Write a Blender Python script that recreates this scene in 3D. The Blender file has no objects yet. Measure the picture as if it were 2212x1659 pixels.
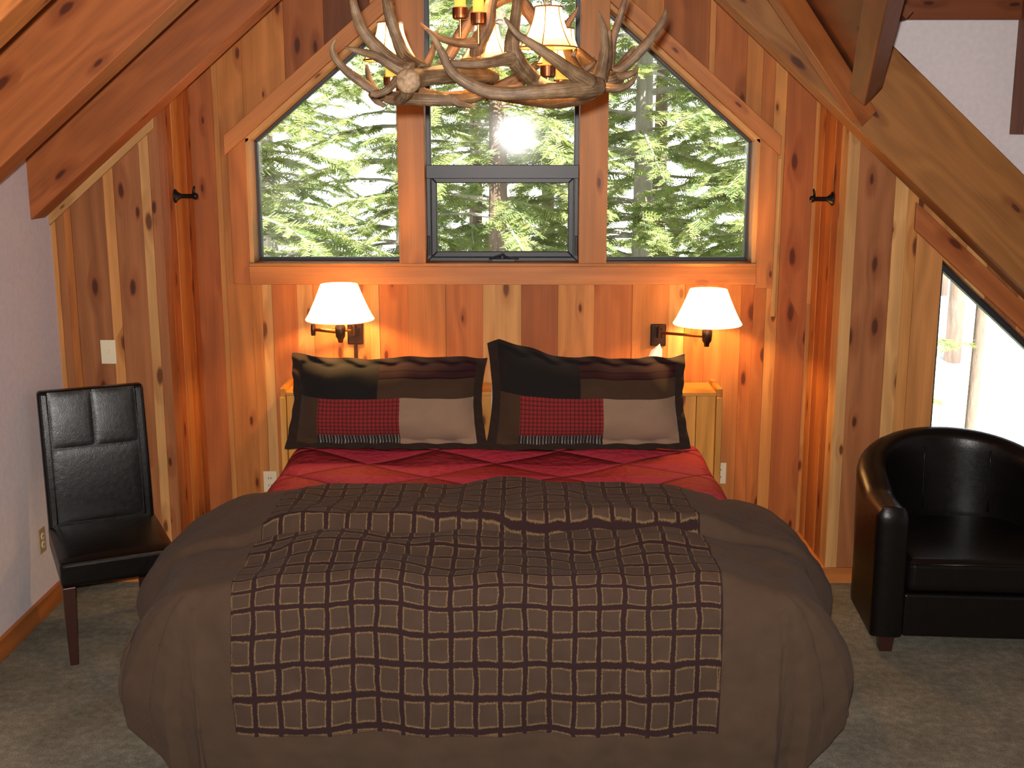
import bpy, math, random
from math import sin, cos, pi, radians, atan2, hypot
from mathutils import Vector, Matrix

random.seed(7)
C = bpy.context.scene.collection
S = bpy.context.scene

# ------------------------------------------------------------------ camera
CAMZ = 2.15
PITCH, YAW, F = radians(11.67), radians(0.31), 2550.0
cam = bpy.data.cameras.new('camera')
cam.sensor_width = 36.0
cam.lens = F * 36.0 / 2212.0
cam.clip_end = 400
co = bpy.data.objects.new('camera', cam)
C.objects.link(co)
co.location = (0, 0, CAMZ)
co.rotation_euler = (pi / 2 - PITCH, 0, YAW)
S.camera = co
_M = co.rotation_euler.to_matrix()


def at(x, y, Y):
    """world point at distance Y seen at a photo position (used to measure the room)"""
    d = _M @ Vector(((x - 1106) / F, -(y - 829.5) / F, -1))
    return Vector((0, 0, CAMZ)) + d * (Y / d.y)


# ------------------------------------------------------------------ mesh builder
def sr(r, g, b):
    f = lambda c: (c / 12.92 if c <= .04045 else ((c + .055) / 1.055) ** 2.4)
    return (f(r / 255), f(g / 255), f(b / 255), 1.0)


class MB:
    def __init__(s):
        s.v, s.f, s.m, s.gr, s.t = [], [], [], [], []

    def add(s, vs, fs, gr=None, tint=(.5, .5, .5, 1), mi=0):
        n = len(s.v)
        s.v += [tuple(v) for v in vs]
        s.f += [tuple(i + n for i in f) for f in fs]
        s.m += [mi] * len(fs)
        s.gr += ([tuple(g) for g in gr] if gr else [tuple(v) for v in vs])
        s.t += ([tint] * len(vs) if not isinstance(tint, list) else tint)
        return s

    def obb(s, o, L, A, B, l, a, b, tint=(.5, .5, .5, 1), seed=0., mi=0):
        """box: o + L*l + A*a + B*b over the ranges, grain along L"""
        o, L, A, B = Vector(o), Vector(L).normalized(), Vector(A).normalized(), Vector(B).normalized()
        vs, gr = [], []
        for i in l:
            for j in a:
                for k in b:
                    vs.append(o + L * i + A * j + B * k)
                    gr.append((i, j + k, seed))
        fs = [(0, 1, 3, 2), (4, 6, 7, 5), (0, 4, 5, 1), (2, 3, 7, 6), (0, 2, 6, 4), (1, 5, 7, 3)]
        if L.cross(A).dot(B) < 0:
            fs = [f[::-1] for f in fs]
        return s.add(vs, fs, gr, tint, mi)

    def box(s, x, y, z, tint=(.5, .5, .5, 1), seed=0., mi=0, grain='z'):
        if grain == 'z':
            return s.obb((0, 0, 0), (0, 0, 1), (1, 0, 0), (0, 1, 0), z, x, y, tint, seed, mi)
        if grain == 'x':
            return s.obb((0, 0, 0), (1, 0, 0), (0, 0, 1), (0, -1, 0), x, z, (-y[1], -y[0]), tint, seed, mi)
        return s.obb((0, 0, 0), (0, 1, 0), (1, 0, 0), (0, 0, -1), y, x, (-z[1], -z[0]), tint, seed, mi)

    def prism(s, pts, y0, y1, tint=(.5, .5, .5, 1), seed=0., along=(0, 1), mi=0):
        """XZ polygon extruded from y0 to y1; along = grain direction in XZ"""
        a = Vector(along).normalized()
        n = len(pts)
        ar = sum(pts[i][0] * pts[(i + 1) % n][1] - pts[(i + 1) % n][0] * pts[i][1] for i in range(n))
        if ar < 0:
            pts = pts[::-1]
        vs = [(p[0], y0, p[1]) for p in pts] + [(p[0], y1, p[1]) for p in pts]
        g = lambda p, k: (p[0] * a.x + p[1] * a.y, p[0] * a.y - p[1] * a.x + k, seed)
        gr = [g(p, 0) for p in pts] + [g(p, y1 - y0) for p in pts]
        fs = [tuple(range(n)), tuple(range(2 * n - 1, n - 1, -1))]
        for i in range(n):
            j = (i + 1) % n
            fs.append((i, i + n, j + n, j))
        return s.add(vs, fs, gr, tint, mi)

    def tube(s, pts, rad, n=10, tint=(.5, .5, .5, 1), seed=0., mi=0, caps=True):
        pts = [Vector(p) for p in pts]
        if not isinstance(rad, (list, tuple)):
            rad = [rad] * len(pts)
        vs, gr, fs = [], [], []
        up = Vector((.123, .31, .94))
        ln = 0
        pv = None
        for i, p in enumerate(pts):
            d = (pts[min(i + 1, len(pts) - 1)] - pts[max(i - 1, 0)]).normalized()
            if pv is None:
                x = d.cross(up).normalized()
            else:
                x = (pv - d * pv.dot(d)).normalized()
            pv = x
            y = d.cross(x)
            if i:
                ln += (p - pts[i - 1]).length
            for k in range(n):
                a = 2 * pi * k / n
                vs.append(p + (x * cos(a) + y * sin(a)) * rad[i])
                gr.append((ln, a * .02, seed))
        for i in range(len(pts) - 1):
            for k in range(n):
                q = (k + 1) % n
                fs.append((i * n + k, i * n + q, (i + 1) * n + q, (i + 1) * n + k))
        if caps:
            fs.append(tuple(range(n - 1, -1, -1)))
            fs.append(tuple(range((len(pts) - 1) * n, len(pts) * n)))
        return s.add(vs, fs, gr, tint, mi)

    def lathe(s, prof, o=(0, 0, 0), n=32, tint=(.5, .5, .5, 1), mi=0, axis=None, close=False):
        """prof: (radius, height) list round an axis"""
        o = Vector(o)
        Z = Vector(axis or (0, 0, 1)).normalized()
        X = Z.orthogonal().normalized()
        Y = Z.cross(X)
        vs, gr, fs = [], [], []
        for r, z in prof:
            for k in range(n):
                a = 2 * pi * k / n
                vs.append(o + Z * z + (X * cos(a) + Y * sin(a)) * r)
                gr.append((z, a * .1, 0))
        for i in range(len(prof) - 1):
            for k in range(n):
                q = (k + 1) % n
                fs.append((i * n + k, i * n + q, (i + 1) * n + q, (i + 1) * n + k))
        if close:
            fs.append(tuple(range(n - 1, -1, -1)))
            fs.append(tuple(range((len(prof) - 1) * n, len(prof) * n)))
        return s.add(vs, fs, gr, tint, mi)

    def grid(s, fn, nu, nv, uvfn=None, tint=(.5, .5, .5, 1), mi=0, flip=False, mfn=None):
        vs, gr, fs, n0 = [], [], [], len(s.f)
        for j in range(nv + 1):
            for i in range(nu + 1):
                u, v = i / nu, j / nv
                vs.append(fn(u, v))
                gr.append(uvfn(u, v) if uvfn else (u, v, 0))
        for j in range(nv):
            for i in range(nu):
                a = j * (nu + 1) + i
                f = (a, a + 1, a + nu + 2, a + nu + 1)
                fs.append(f[::-1] if flip else f)
        s.add(vs, fs, gr, tint, mi)
        if mfn:
            for j in range(nv):
                for i in range(nu):
                    s.m[n0 + j * nu + i] = mfn((i + .5) / nu, (j + .5) / nv)
        return s

    def build(s, name, mat, parent=None, smooth=False, bevel=0, sub=0, seg=2, weld=False, angle=None):
        me = bpy.data.meshes.new(name)
        me.from_pydata(s.v, [], s.f)
        a = me.attributes.new('gr', 'FLOAT_VECTOR', 'POINT')
        a.data.foreach_set('vector', [c for g in s.gr for c in g])
        a = me.attributes.new('tint', 'FLOAT_COLOR', 'POINT')
        a.data.foreach_set('color', [c for g in s.t for c in g])
        mats = mat if isinstance(mat, (list, tuple)) else [mat]
        for m in mats:
            me.materials.append(m)
        me.polygons.foreach_set('material_index', s.m)
        if smooth:
            me.polygons.foreach_set('use_smooth', [True] * len(me.polygons))
        me.update()
        o = bpy.data.objects.new(name, me)
        C.objects.link(o)
        if parent:
            o.parent = parent
        if weld:
            w = o.modifiers.new('weld', 'WELD')
            w.merge_threshold = .0006
        if bevel:
            b = o.modifiers.new('bevel', 'BEVEL')
            b.width, b.segments, b.limit_method = bevel, seg, 'ANGLE'
            b.angle_limit = radians(angle or 40)
            b.harden_normals = False
        if sub:
            m = o.modifiers.new('sub', 'SUBSURF')
            m.levels = m.render_levels = sub
        return o


def tag(o, label=None, cat=None, group=None, kind=None):
    for k, v in (('label', label), ('category', cat), ('group', group), ('kind', kind)):
        if v:
            o[k] = v
    return o


def empty(name, loc=(0, 0, 0), rz=0):
    o = bpy.data.objects.new(name, None)
    o.empty_display_size = .1
    C.objects.link(o)
    o.location, o.rotation_euler = loc, (0, 0, rz)
    return o


def smoothpath(pts, k=5):
    """Catmull-Rom through 4-tuples"""
    P = [Vector(p) for p in pts]
    out = []
    for i in range(len(P) - 1):
        p0, p1, p2, p3 = P[max(i - 1, 0)], P[i], P[i + 1], P[min(i + 2, len(P) - 1)]
        for j in range(k):
            t = j / k
            out.append(.5 * ((2 * p1) + (p2 - p0) * t + (2 * p0 - 5 * p1 + 4 * p2 - p3) * t * t + (3 * p1 - p0 - 3 * p2 + p3) * t ** 3))
    out.append(P[-1])
    return out


# ------------------------------------------------------------------ materials
class NT:
    def __init__(s, name):
        s.mat = bpy.data.materials.new(name)
        s.mat.use_nodes = True
        s.t = s.mat.node_tree
        s.t.nodes.clear()
        s.out = s.n('OutputMaterial')

    def n(s, typ, **kw):
        nd = s.t.nodes.new('ShaderNode' + typ)
        for k, v in kw.items():
            setattr(nd, k, v)
        return nd

    def l(s, a, b):
        s.t.links.new(a, b)

    def set(s, sock, v):
        if hasattr(v, 'is_output') or isinstance(v, bpy.types.NodeSocket):
            s.l(v, sock)
        else:
            sock.default_value = v

    def math(s, op, a, b=0., c=0., clamp=False):
        nd = s.n('Math', operation=op)
        nd.use_clamp = clamp
        s.set(nd.inputs[0], a)
        s.set(nd.inputs[1], b)
        s.set(nd.inputs[2], c)
        return nd.outputs[0]

    def vmul(s, a, b):
        nd = s.n('VectorMath', operation='MULTIPLY')
        s.set(nd.inputs[0], a)
        s.set(nd.inputs[1], b)
        return nd.outputs[0]

    def vadd(s, a, b):
        nd = s.n('VectorMath', operation='ADD')
        s.set(nd.inputs[0], a)
        s.set(nd.inputs[1], b)
        return nd.outputs[0]

    def noise(s, vec, scale=5., detail=3., rough=.5, dist=0.):
        nd = s.n('TexNoise')
        if vec is not None:
            s.l(vec, nd.inputs['Vector'])
        nd.inputs['Scale'].default_value = scale
        nd.inputs['Detail'].default_value = detail
        nd.inputs['Roughness'].default_value = rough
        nd.inputs['Distortion'].default_value = dist
        return nd.outputs['Fac']

    def ramp(s, fac, stops, interp='LINEAR'):
        nd = s.n('ValToRGB')
        nd.color_ramp.interpolation = interp
        e = nd.color_ramp.elements
        while len(e) < len(stops):
            e.new(.5)
        for i, (p, c) in enumerate(stops):
            e[i].position = p
            e[i].color = c if len(c) == 4 else (*c, 1)
        s.l(fac, nd.inputs[0])
        return nd.outputs[0]

    def mix(s, fac, a, b, mode='MIX'):
        nd = s.n('Mix', data_type='RGBA', blend_type=mode)
        s.set(nd.inputs[0], fac)
        s.set(nd.inputs[6], a)
        s.set(nd.inputs[7], b)
        return nd.outputs[2]

    def bump(s, h, strength=.3, dist=.01):
        nd = s.n('Bump')
        nd.inputs['Strength'].default_value = strength
        nd.inputs['Distance'].default_value = dist
        s.l(h, nd.inputs['Height'])
        return nd.outputs[0]

    def attr(s, name, out='Vector'):
        return s.n('Attribute', attribute_name=name).outputs[out]

    def obj(s):
        return s.n('TexCoord').outputs['Object']

    def bsdf(s, col, rough=.5, normal=None, **kw):
        b = s.n('BsdfPrincipled')
        s.set(b.inputs['Base Color'], col)
        s.set(b.inputs['Roughness'], rough)
        if normal is not None:
            s.l(normal, b.inputs['Normal'])
        for k, v in kw.items():
            s.set(b.inputs[k.replace('_', ' ')], v)
        s.l(b.outputs[0], s.out.inputs[0])
        return b


def wood(name, knots=.8, rough=.5, figure=1.0, spec=.3):
    t = NT(name)
    gr = t.attr('gr')
    tint = t.attr('tint', 'Color')
    sep = t.n('SeparateXYZ')
    t.l(gr, sep.inputs[0])
    seed = t.math('MULTIPLY', sep.outputs[2], 13.7)
    # every board samples its own stretch of tree
    off = t.n('CombineXYZ')
    t.l(seed, off.inputs[0])
    t.l(t.math('MULTIPLY', seed, .37), off.inputs[1])
    t.l(seed, off.inputs[2])
    p = t.vadd(gr, off.outputs[0])
    # knots
    kv = t.n('TexVoronoi', feature='F1', voronoi_dimensions='2D')
    kv.inputs['Scale'].default_value = 1
    kv.inputs['Randomness'].default_value = .9
    wob = t.noise(t.vmul(p, (9, 22, 1)), 1, 2)
    pk = t.vadd(t.vmul(p, (2.6, 7.5, 3)), t.vmul(t.n('CombineXYZ').outputs[0], (1, 1, 1)))
    t.l(pk, kv.inputs['Vector'])
    kd = t.math('ADD', kv.outputs['Distance'], t.math('MULTIPLY', t.math('SUBTRACT', wob, .5), .12))
    ksep = t.n('SeparateColor')
    t.l(kv.outputs['Color'], ksep.inputs[0])
    on = t.math('GREATER_THAN', ksep.outputs[0], 1 - knots * .6)
    size = t.math('MULTIPLY_ADD', ksep.outputs[1], .10, .05)
    core = t.math('MULTIPLY', on, t.math('SUBTRACT', 1.0, t.math('DIVIDE', kd, size), clamp=True))
    core = t.math('MINIMUM', t.math('MULTIPLY', core, 2.2), 1.0)
    halo = t.math('MULTIPLY', on, t.math('SUBTRACT', 1.0, t.math('DIVIDE', kd, t.math('MULTIPLY', size, 3.2)), clamp=True))
    # grain that bends round the knots
    warp = t.noise(t.vmul(p, (1.1, 5, 1)), 1, 2)
    acr = t.math('ADD', t.math('MULTIPLY', sep.outputs[1], 55),
                 t.math('ADD', t.math('MULTIPLY', warp, 22 * figure), t.math('ADD', seed, t.math('MULTIPLY', halo, 6))))
    ring = t.math('MULTIPLY_ADD', t.math('SINE', acr), .5, .5)
    fine = t.noise(t.vmul(p, (3, 130, 1)), 1, 4, .6)
    broad = t.noise(t.vmul(p, (.5, 14, 1)), 1, 2)
    g = t.math('ADD', t.math('MULTIPLY', ring, .20), t.math('ADD', t.math('MULTIPLY', fine, .42), t.math('MULTIPLY', broad, .62)))
    fac = t.math('MULTIPLY_ADD', g, 1.0, .38)
    cc = t.n('CombineColor')
    t.l(fac, cc.inputs[0])
    t.l(t.math('POWER', fac, 1.1), cc.inputs[1])
    t.l(t.math('POWER', fac, 1.22), cc.inputs[2])
    col = t.mix(1.0, tint, cc.outputs[0], 'MULTIPLY')
    col = t.mix(t.math('MULTIPLY', halo, .75), col, t.mix(1.0, col, (.62, .42, .32, 1), 'MULTIPLY'))
    col = t.mix(t.math('MULTIPLY', core, .9), col, t.mix(1.0, tint, (.2, .12, .1, 1), 'MULTIPLY'))
    t.bsdf(col, t.math('MULTIPLY_ADD', fine, .15, rough - .07), t.bump(g, .12, .004), Specular_IOR_Level=spec)
    return t.mat


def plain(name, col, rough=.5, metal=0., bump=None, spec=.5):
    t = NT(name)
    nrm = None
    c = col
    if bump:
        nz = t.noise(t.obj(), bump[0], 4, .6)
        nrm = t.bump(nz, bump[1], bump[2])
        c = t.mix(nz, tuple(x * .86 for x in col[:3]) + (1,), tuple(min(x * 1.12, 1) for x in col[:3]) + (1,))
    t.bsdf(c, rough, nrm, Metallic=metal, Specular_IOR_Level=spec)
    return t.mat


M_wall = wood('cedar_boards', .75, .55, 1.0, .25)
M_beam = wood('fir_beam', .45, .5, 1.6, .3)
M_trim = wood('cedar_trim', .45, .45, .8, .3)
M_pine = wood('lacquered_pine', .6, .32, 1.2, .5)
M_white = plain('painted_plaster', sr(212, 204, 206), .9, 0, (40, .04, .003), .2)
M_black = plain('black_window_metal', sr(40, 40, 46), .42, .0)
M_bronze = plain('dark_bronze', sr(52, 32, 24), .35, .6)
M_cup = plain('antique_bronze', sr(120, 76, 48), .28, .9)
M_iron = plain('black_iron', sr(28, 24, 24), .4, .5)
M_plate = plain('ivory_plastic', sr(222, 208, 176), .4)
M_outlet = plain('tan_plastic', sr(168, 142, 104), .45)
M_darkhole = plain('dark_slot', sr(40, 34, 28), .6)
M_sheet = plain('white_cotton', sr(236, 230, 228), .85, 0, (60, .1, .003), .1)
M_legwood = plain('dark_stained_wood', sr(52, 26, 20), .35, 0, (30, .05, .002))
M_tissue = plain('white_tissue', sr(240, 236, 232), .9)


def leather_mat():
    t = NT('black_leather')
    p = t.obj()
    v = t.n('TexVoronoi', feature='F1')
    v.inputs['Scale'].default_value = 260
    t.l(p, v.inputs['Vector'])
    big = t.noise(p, 9, 4, .6)
    fine = t.noise(p, 45, 3)
    h = t.math('ADD', t.math('MULTIPLY', v.outputs['Distance'], .12), t.math('ADD', t.math('MULTIPLY', big, .45), t.math('MULTIPLY', fine, .25)))
    t.bsdf(t.mix(big, sr(10, 9, 9), sr(16, 13, 12)), t.math('MULTIPLY_ADD', fine, .14, .24), t.bump(h, .3, .006), Specular_IOR_Level=.27)
    return t.mat


M_leather = leather_mat()


def carpet_mat():
    t = NT('carpet_pile')
    p = t.obj()
    a = t.noise(p, 2.2, 4, .6)
    b = t.noise(p, 170, 3, .7)
    c = t.noise(p, 28, 3, .6)
    f = t.math('ADD', t.math('MULTIPLY', a, .35), t.math('ADD', t.math('MULTIPLY', b, .45), t.math('MULTIPLY', c, .3)))
    col = t.ramp(f, [(.33, sr(66, 64, 55)), (.55, sr(122, 118, 104)), (.75, sr(172, 166, 149))])
    t.bsdf(col, .95, t.bump(t.math('ADD', b, t.math('MULTIPLY', c, .6)), .7, .012), Specular_IOR_Level=.1)
    return t.mat


M_carpet = carpet_mat()


def glass_mat():
    t = NT('window_glass')
    tr = t.n('BsdfTransparent')
    tr.inputs[0].default_value = (.97, .985, .98, 1)
    g = t.n('BsdfGlossy')
    g.inputs['Roughness'].default_value = .01
    d = t.n('BsdfGlossy')
    d.inputs['Roughness'].default_value = .085
    fr = t.n('Fresnel')
    fr.inputs[0].default_value = 1.45
    m1 = t.n('MixShader')
    t.l(t.math('MULTIPLY', fr.outputs[0], 1.6, clamp=True), m1.inputs[0])
    t.l(tr.outputs[0], m1.inputs[1])
    t.l(g.outputs[0], m1.inputs[2])
    m2 = t.n('MixShader')
    m2.inputs[0].default_value = .006          # rough lobe added to imitate the glare halo round the flash glint
    t.l(m1.outputs[0], m2.inputs[1])
    t.l(d.outputs[0], m2.inputs[2])
    t.l(m2.outputs[0], t.out.inputs[0])
    return t.mat


M_glass = glass_mat()


def shade_mat(name, col, emis, strength, rim=None):
    t = NT(name)
    d = t.n('BsdfDiffuse')
    d.inputs[0].default_value = col
    tl = t.n('BsdfTranslucent')
    tl.inputs[0].default_value = col
    m = t.n('MixShader')
    m.inputs[0].default_value = .6
    t.l(d.outputs[0], m.inputs[1])
    t.l(tl.outputs[0], m.inputs[2])
    e = t.n('Emission')
    e.inputs[0].default_value = emis
    e.inputs[1].default_value = strength
    a = t.n('AddShader')
    t.l(m.outputs[0], a.inputs[0])
    t.l(e.outputs[0], a.inputs[1])
    t.l(a.outputs[0], t.out.inputs[0])
    return t.mat


M_shade = shade_mat('cream_lampshade', (.85, .74, .52, 1), (1, .72, .36, 1), .55)
M_vellum = shade_mat('parchment_lampshade', (.82, .58, .28, 1), (1, .6, .2, 1), .25)
M_candle = shade_mat('amber_candle_sleeve', (.8, .5, .14, 1), (1, .55, .1, 1), .55)
M_lace = plain('leather_lacing', sr(120, 70, 28), .6)


def antler_mat():
    t = NT('antler_horn')
    gr = t.attr('gr')
    tint = t.attr('tint', 'Color')
    n1 = t.noise(t.vmul(gr, (9, 260, 1)), 1, 4, .65)
    n2 = t.noise(t.obj(), 26, 3, .6)
    f = t.math('ADD', t.math('MULTIPLY', n1, .65), t.math('MULTIPLY', n2, .4))
    base = t.ramp(f, [(.3, sr(42, 30, 19)), (.5, sr(92, 70, 48)), (.72, sr(146, 120, 90))])
    col = t.mix(1.0, base, tint, 'MULTIPLY')
    t.bsdf(col, .48, t.bump(f, .5, .006), Specular_IOR_Level=.4)
    return t.mat


M_antler = antler_mat()


def bone_mat():
    t = NT('sawn_burr')
    n = t.noise(t.obj(), 90, 3, .6)
    t.bsdf(t.ramp(n, [(.3, sr(98, 76, 54)), (.65, sr(150, 122, 92))]), .7, t.bump(n, .3, .004))
    return t.mat


M_bone = bone_mat()


def duvet_mat():
    """brown cotton with rows of raw-edged square patches; gr = (across, along, inside the patched field)"""
    t = NT('patched_brown_cotton')
    gr = t.attr('gr')
    sp = t.n('SeparateXYZ')
    t.l(gr, sp.inputs[0])
    wob = t.n('TexNoise')
    t.l(gr, wob.inputs['Vector'])
    wob.inputs['Scale'].default_value = 9
    wc = t.n('SeparateColor')
    t.l(wob.outputs['Color'], wc.inputs[0])
    fray = t.noise(t.vmul(gr, (1, 1, 0)), 190, 3, .7)
    P = .0815

    def edge(s, k):
        x = t.math('ADD', s, t.math('MULTIPLY', t.math('SUBTRACT', k, .5), .022))
        x = t.math('DIVIDE', x, P)
        fr = t.math('FRACT', x)
        return t.math('MULTIPLY', t.math('SUBTRACT', .5, t.math('ABSOLUTE', t.math('SUBTRACT', fr, .5))), P)   # metres to the cell border
    e = t.math('MINIMUM', edge(sp.outputs[0], wc.outputs[0]), edge(sp.outputs[1], wc.outputs[1]))
    e = t.math('ADD', e, t.math('MULTIPLY', t.math('SUBTRACT', fray, .5), .011))
    inside = t.math('GREATER_THAN', sp.outputs[2], .5)
    gap = t.math('MULTIPLY', inside, t.math('SUBTRACT', 1.0, t.math('DIVIDE', t.math('SUBTRACT', e, .0055), .0022), clamp=True))
    fr = t.math('MULTIPLY', inside, t.math('SUBTRACT', 1.0, t.math('DIVIDE', t.math('ABSOLUTE', t.math('SUBTRACT', e, .0105)), .0032), clamp=True))
    weave = t.noise(t.vmul(gr, (1, 1, 0)), 420, 2)
    soft = t.noise(t.vmul(gr, (1, 1, 0)), 14, 3)
    base = t.mix(t.math('ADD', t.math('MULTIPLY', weave, .6), t.math('MULTIPLY', soft, .4)), sr(60, 47, 37), sr(84, 67, 54))
    patch = t.mix(soft, sr(62, 48, 39), sr(76, 60, 50))
    col = t.mix(inside, base, patch)
    col = t.mix(t.math('MULTIPLY', fr, t.math('MULTIPLY_ADD', fray, 1.5, -.1, True)), col, sr(140, 112, 76))
    col = t.mix(gap, col, sr(46, 30, 31))
    h = t.math('ADD', t.math('MULTIPLY', t.math('SUBTRACT', 1.0, gap), inside), t.math('ADD', t.math('MULTIPLY', weave, .12), t.math('MULTIPLY', t.math('MULTIPLY', fr, fray), .5)))
    t.bsdf(col, .92, t.bump(h, .8, .006), Specular_IOR_Level=.1, Sheen_Weight=.03)
    return t.mat


M_duvet = duvet_mat()


def quilt_mat():
    t = NT('red_quilting')
    gr = t.attr('gr')
    sp = t.n('SeparateXYZ')
    t.l(gr, sp.inputs[0])
    a = t.math('ADD', t.math('MULTIPLY', sp.outputs[0], 1.7), t.math('MULTIPLY', sp.outputs[1], 2.3))
    b = t.math('SUBTRACT', t.math('MULTIPLY', sp.outputs[0], 1.7), t.math('MULTIPLY', sp.outputs[1], 2.3))

    def e(x):
        return t.math('SUBTRACT', .5, t.math('ABSOLUTE', t.math('SUBTRACT', t.math('FRACT', x), .5)))
    m = t.math('MINIMUM', e(a), e(b))
    h = t.math('POWER', t.math('MULTIPLY', m, 2.0), .45)
    n = t.noise(gr, 22, 3)
    seam = t.math('SUBTRACT', 1.0, t.math('DIVIDE', m, .03), clamp=True)
    col = t.mix(n, sr(146, 40, 58), sr(164, 52, 70))
    col = t.mix(t.math('MULTIPLY', seam, .55), col, sr(84, 12, 22))
    t.bsdf(col, .75, t.bump(t.math('ADD', h, t.math('MULTIPLY', n, .3)), 1.0, .06), Specular_IOR_Level=.15)
    return t.mat


M_quilt = quilt_mat()


def cloth(name, c1, c2, plaid=None, stripe=None):
    t = NT(name)
    gr = t.attr('gr')
    sp = t.n('SeparateXYZ')
    t.l(gr, sp.inputs[0])
    weave = t.noise(gr, 300, 2, .7)
    soft = t.noise(gr, 12, 2)
    f = t.math('ADD', t.math('MULTIPLY', weave, .6), t.math('MULTIPLY', soft, .4))
    col = t.mix(f, c1, c2)
    if plaid:
        sc, cc = plaid
        for ax, k in ((0, 1.), (1, 1.)):
            fr = t.math('FRACT', t.math('MULTIPLY', sp.outputs[ax], sc))
            col = t.mix(t.math('MULTIPLY', t.math('LESS_THAN', fr, .34), .6), col, cc)
    if stripe:
        sc, cc, ax = stripe
        q = t.math('MULTIPLY', sp.outputs[ax], sc)
        fr = t.math('FRACT', q)
        col = t.mix(t.math('LESS_THAN', fr, t.math('MULTIPLY_ADD', t.math('SINE', t.math('MULTIPLY', q, 2.3)), .12, .3)), col, cc)
    t.bsdf(col, .92, t.bump(f, .25, .004), Specular_IOR_Level=.1, Sheen_Weight=.1)
    return t.mat


SHAM = [cloth('sham_border', sr(34, 25, 21), sr(50, 37, 31)),
        cloth('sham_black', sr(20, 19, 19), sr(32, 30, 28)),
        cloth('sham_maroon', sr(40, 17, 20), sr(58, 24, 28), None, (26, sr(24, 14, 18), 1)),
        cloth('sham_brown', sr(50, 36, 26), sr(70, 52, 38)),
        cloth('sham_red_plaid', sr(112, 34, 36), sr(134, 46, 44), (50, sr(46, 26, 26))),
        cloth('sham_tan', sr(118, 96, 78), sr(142, 120, 100)),
        cloth('sham_stripe', sr(26, 26, 28), sr(38, 38, 40), None, (66, sr(130, 120, 108), 0))]

# ------------------------------------------------------------------ wood colours
W = dict(red=sr(160, 92, 46), org=sr(174, 104, 50), mid=sr(184, 118, 60), tan=sr(190, 130, 70), pale=sr(196, 146, 88),
         brn=sr(148, 92, 54), dark=sr(112, 62, 33), olive=sr(144, 94, 46), beam=sr(158, 88, 42))


def wc(k):
    c = W[k]
    j = lambda: random.uniform(.93, 1.07)
    a = j()
    return (min(c[0] * a, 1), min(c[1] * a * random.uniform(.97, 1.03), 1), min(c[2] * a * random.uniform(.95, 1.05), 1), 1)


def seed():
    return random.uniform(0, 60)


# ------------------------------------------------------------------ room
YN, YF = 5.55, 6.10            # the two planes of the boarded gable wall
XL, XAL, XAR, XR = -2.19, -1.665, 1.52, 3.45
YB = -2.6
RIDGE = -.07
zl = lambda x: 1.768 + .852 * (x + 2.227)       # underside of the rafters, left slope
zr = lambda x: 2.743 - .898 * (x - .89)         # right slope
zb = lambda x: min(zl(x), zr(x))
RAFT = .474                                    # plumb depth of a rafter
wt = lambda x: zb(x) + RAFT - .01                # boards run up to the roof deck

fl = MB().box((XL - .1, XR + .1), (YB - .1, YF + .1), (-.08, 0)).build('floor', M_carpet)
tag(fl, 'grey beige cut pile carpet covering the bedroom floor', 'carpet', None, 'structure')

# far (alcove) wall, board by board: left edge of each board as seen below the sill
SILL = 1.46
wl = lambda x: 2.17 + .84 * (x + 1.375)         # opening above the windows
wr = lambda x: 2.165 + .855 * (1.215 - x)
XWL, XWR = -1.385, 1.222
opn = lambda x: min(wl(x), wr(x))
APEX = (wr(0) - wl(0)) / (.84 + .855)


def fx(px, y=700):
    return at(px, y, YF).x


lowb = [(438, 'red'), (482, 'tan'), (494, 'mid'), (568, 'pale'), (590, 'org'), (643, 'pale'), (678, 'mid'), (740, 'tan'), (800, 'pale'), (820, 'org'),
        (882, 'mid'), (963, 'org'), (1043, 'pale'), (1126, 'red'), (1205, 'tan'), (1283, 'org'), (1365, 'mid'), (1444, 'pale'), (1478, 'org'), (1522, 'mid'),
        (1600, 'org'), (1652, 'tan'), (1678, 'red'), (1740, 'tan'), (1766, 'org')]
mb = MB()
xs = [fx(p) for p, _ in lowb]
xs[0] = XAL - .03
for i in range(len(lowb) - 1):
    x0, x1, k = xs[i], xs[i + 1], lowb[i][1]
    if i == len(lowb) - 2:
        x1 = XAR + .03
    dy = .004 if i % 2 else 0
    for a, b in ((x0, min(x1, XWL)), (max(x0, XWL), min(x1, XWR)), (max(x0, XWR), x1)):
        if b - a < .002:
            continue
        inner = a >= XWL - 1e-6 and b <= XWR + 1e-6
        top = (SILL, SILL) if inner else (wt(a), wt(b))
        mb.prism([(a, 0), (b, 0), (b, top[1]), (a, top[0])], YF + dy, YF + .03, wc(k), seed())
upb = [(-1.385, 'mid'), (-1.17, 'red'), (-.97, 'dark'), (-.74, 'tan'), (-.70, 'red'), (-.5, 'org'), (-.3, 'red'), (-.08, 'tan'), (.12, 'org'), (.3, 'red'), (.52, 'mid'),
       (.72, 'red'), (.95, 'tan'), (.98, 'red'), (1.14, 'mid'), (1.222, '')]
for i in range(len(upb) - 1):
    a, b, k = upb[i][0], upb[i + 1][0], upb[i][1]
    for p, q in ((a, min(b, APEX)), (max(a, APEX), b)):
        if q - p < .002:
            continue
        for s_, e_ in ((p, min(q, RIDGE)), (max(p, RIDGE), q)):
            if e_ - s_ > .002:
                mb.prism([(s_, opn(s_)), (e_, opn(e_)), (e_, wt(e_)), (s_, wt(s_))], YF + (.004 if i % 2 else 0), YF + .03, wc(k), seed())
w = mb.build('wall_back', M_wall, None, bevel=.0015, seg=1)
tag(w, 'gable wall of knotty cedar boards behind the bed', 'wall', None, 'structure')
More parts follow.
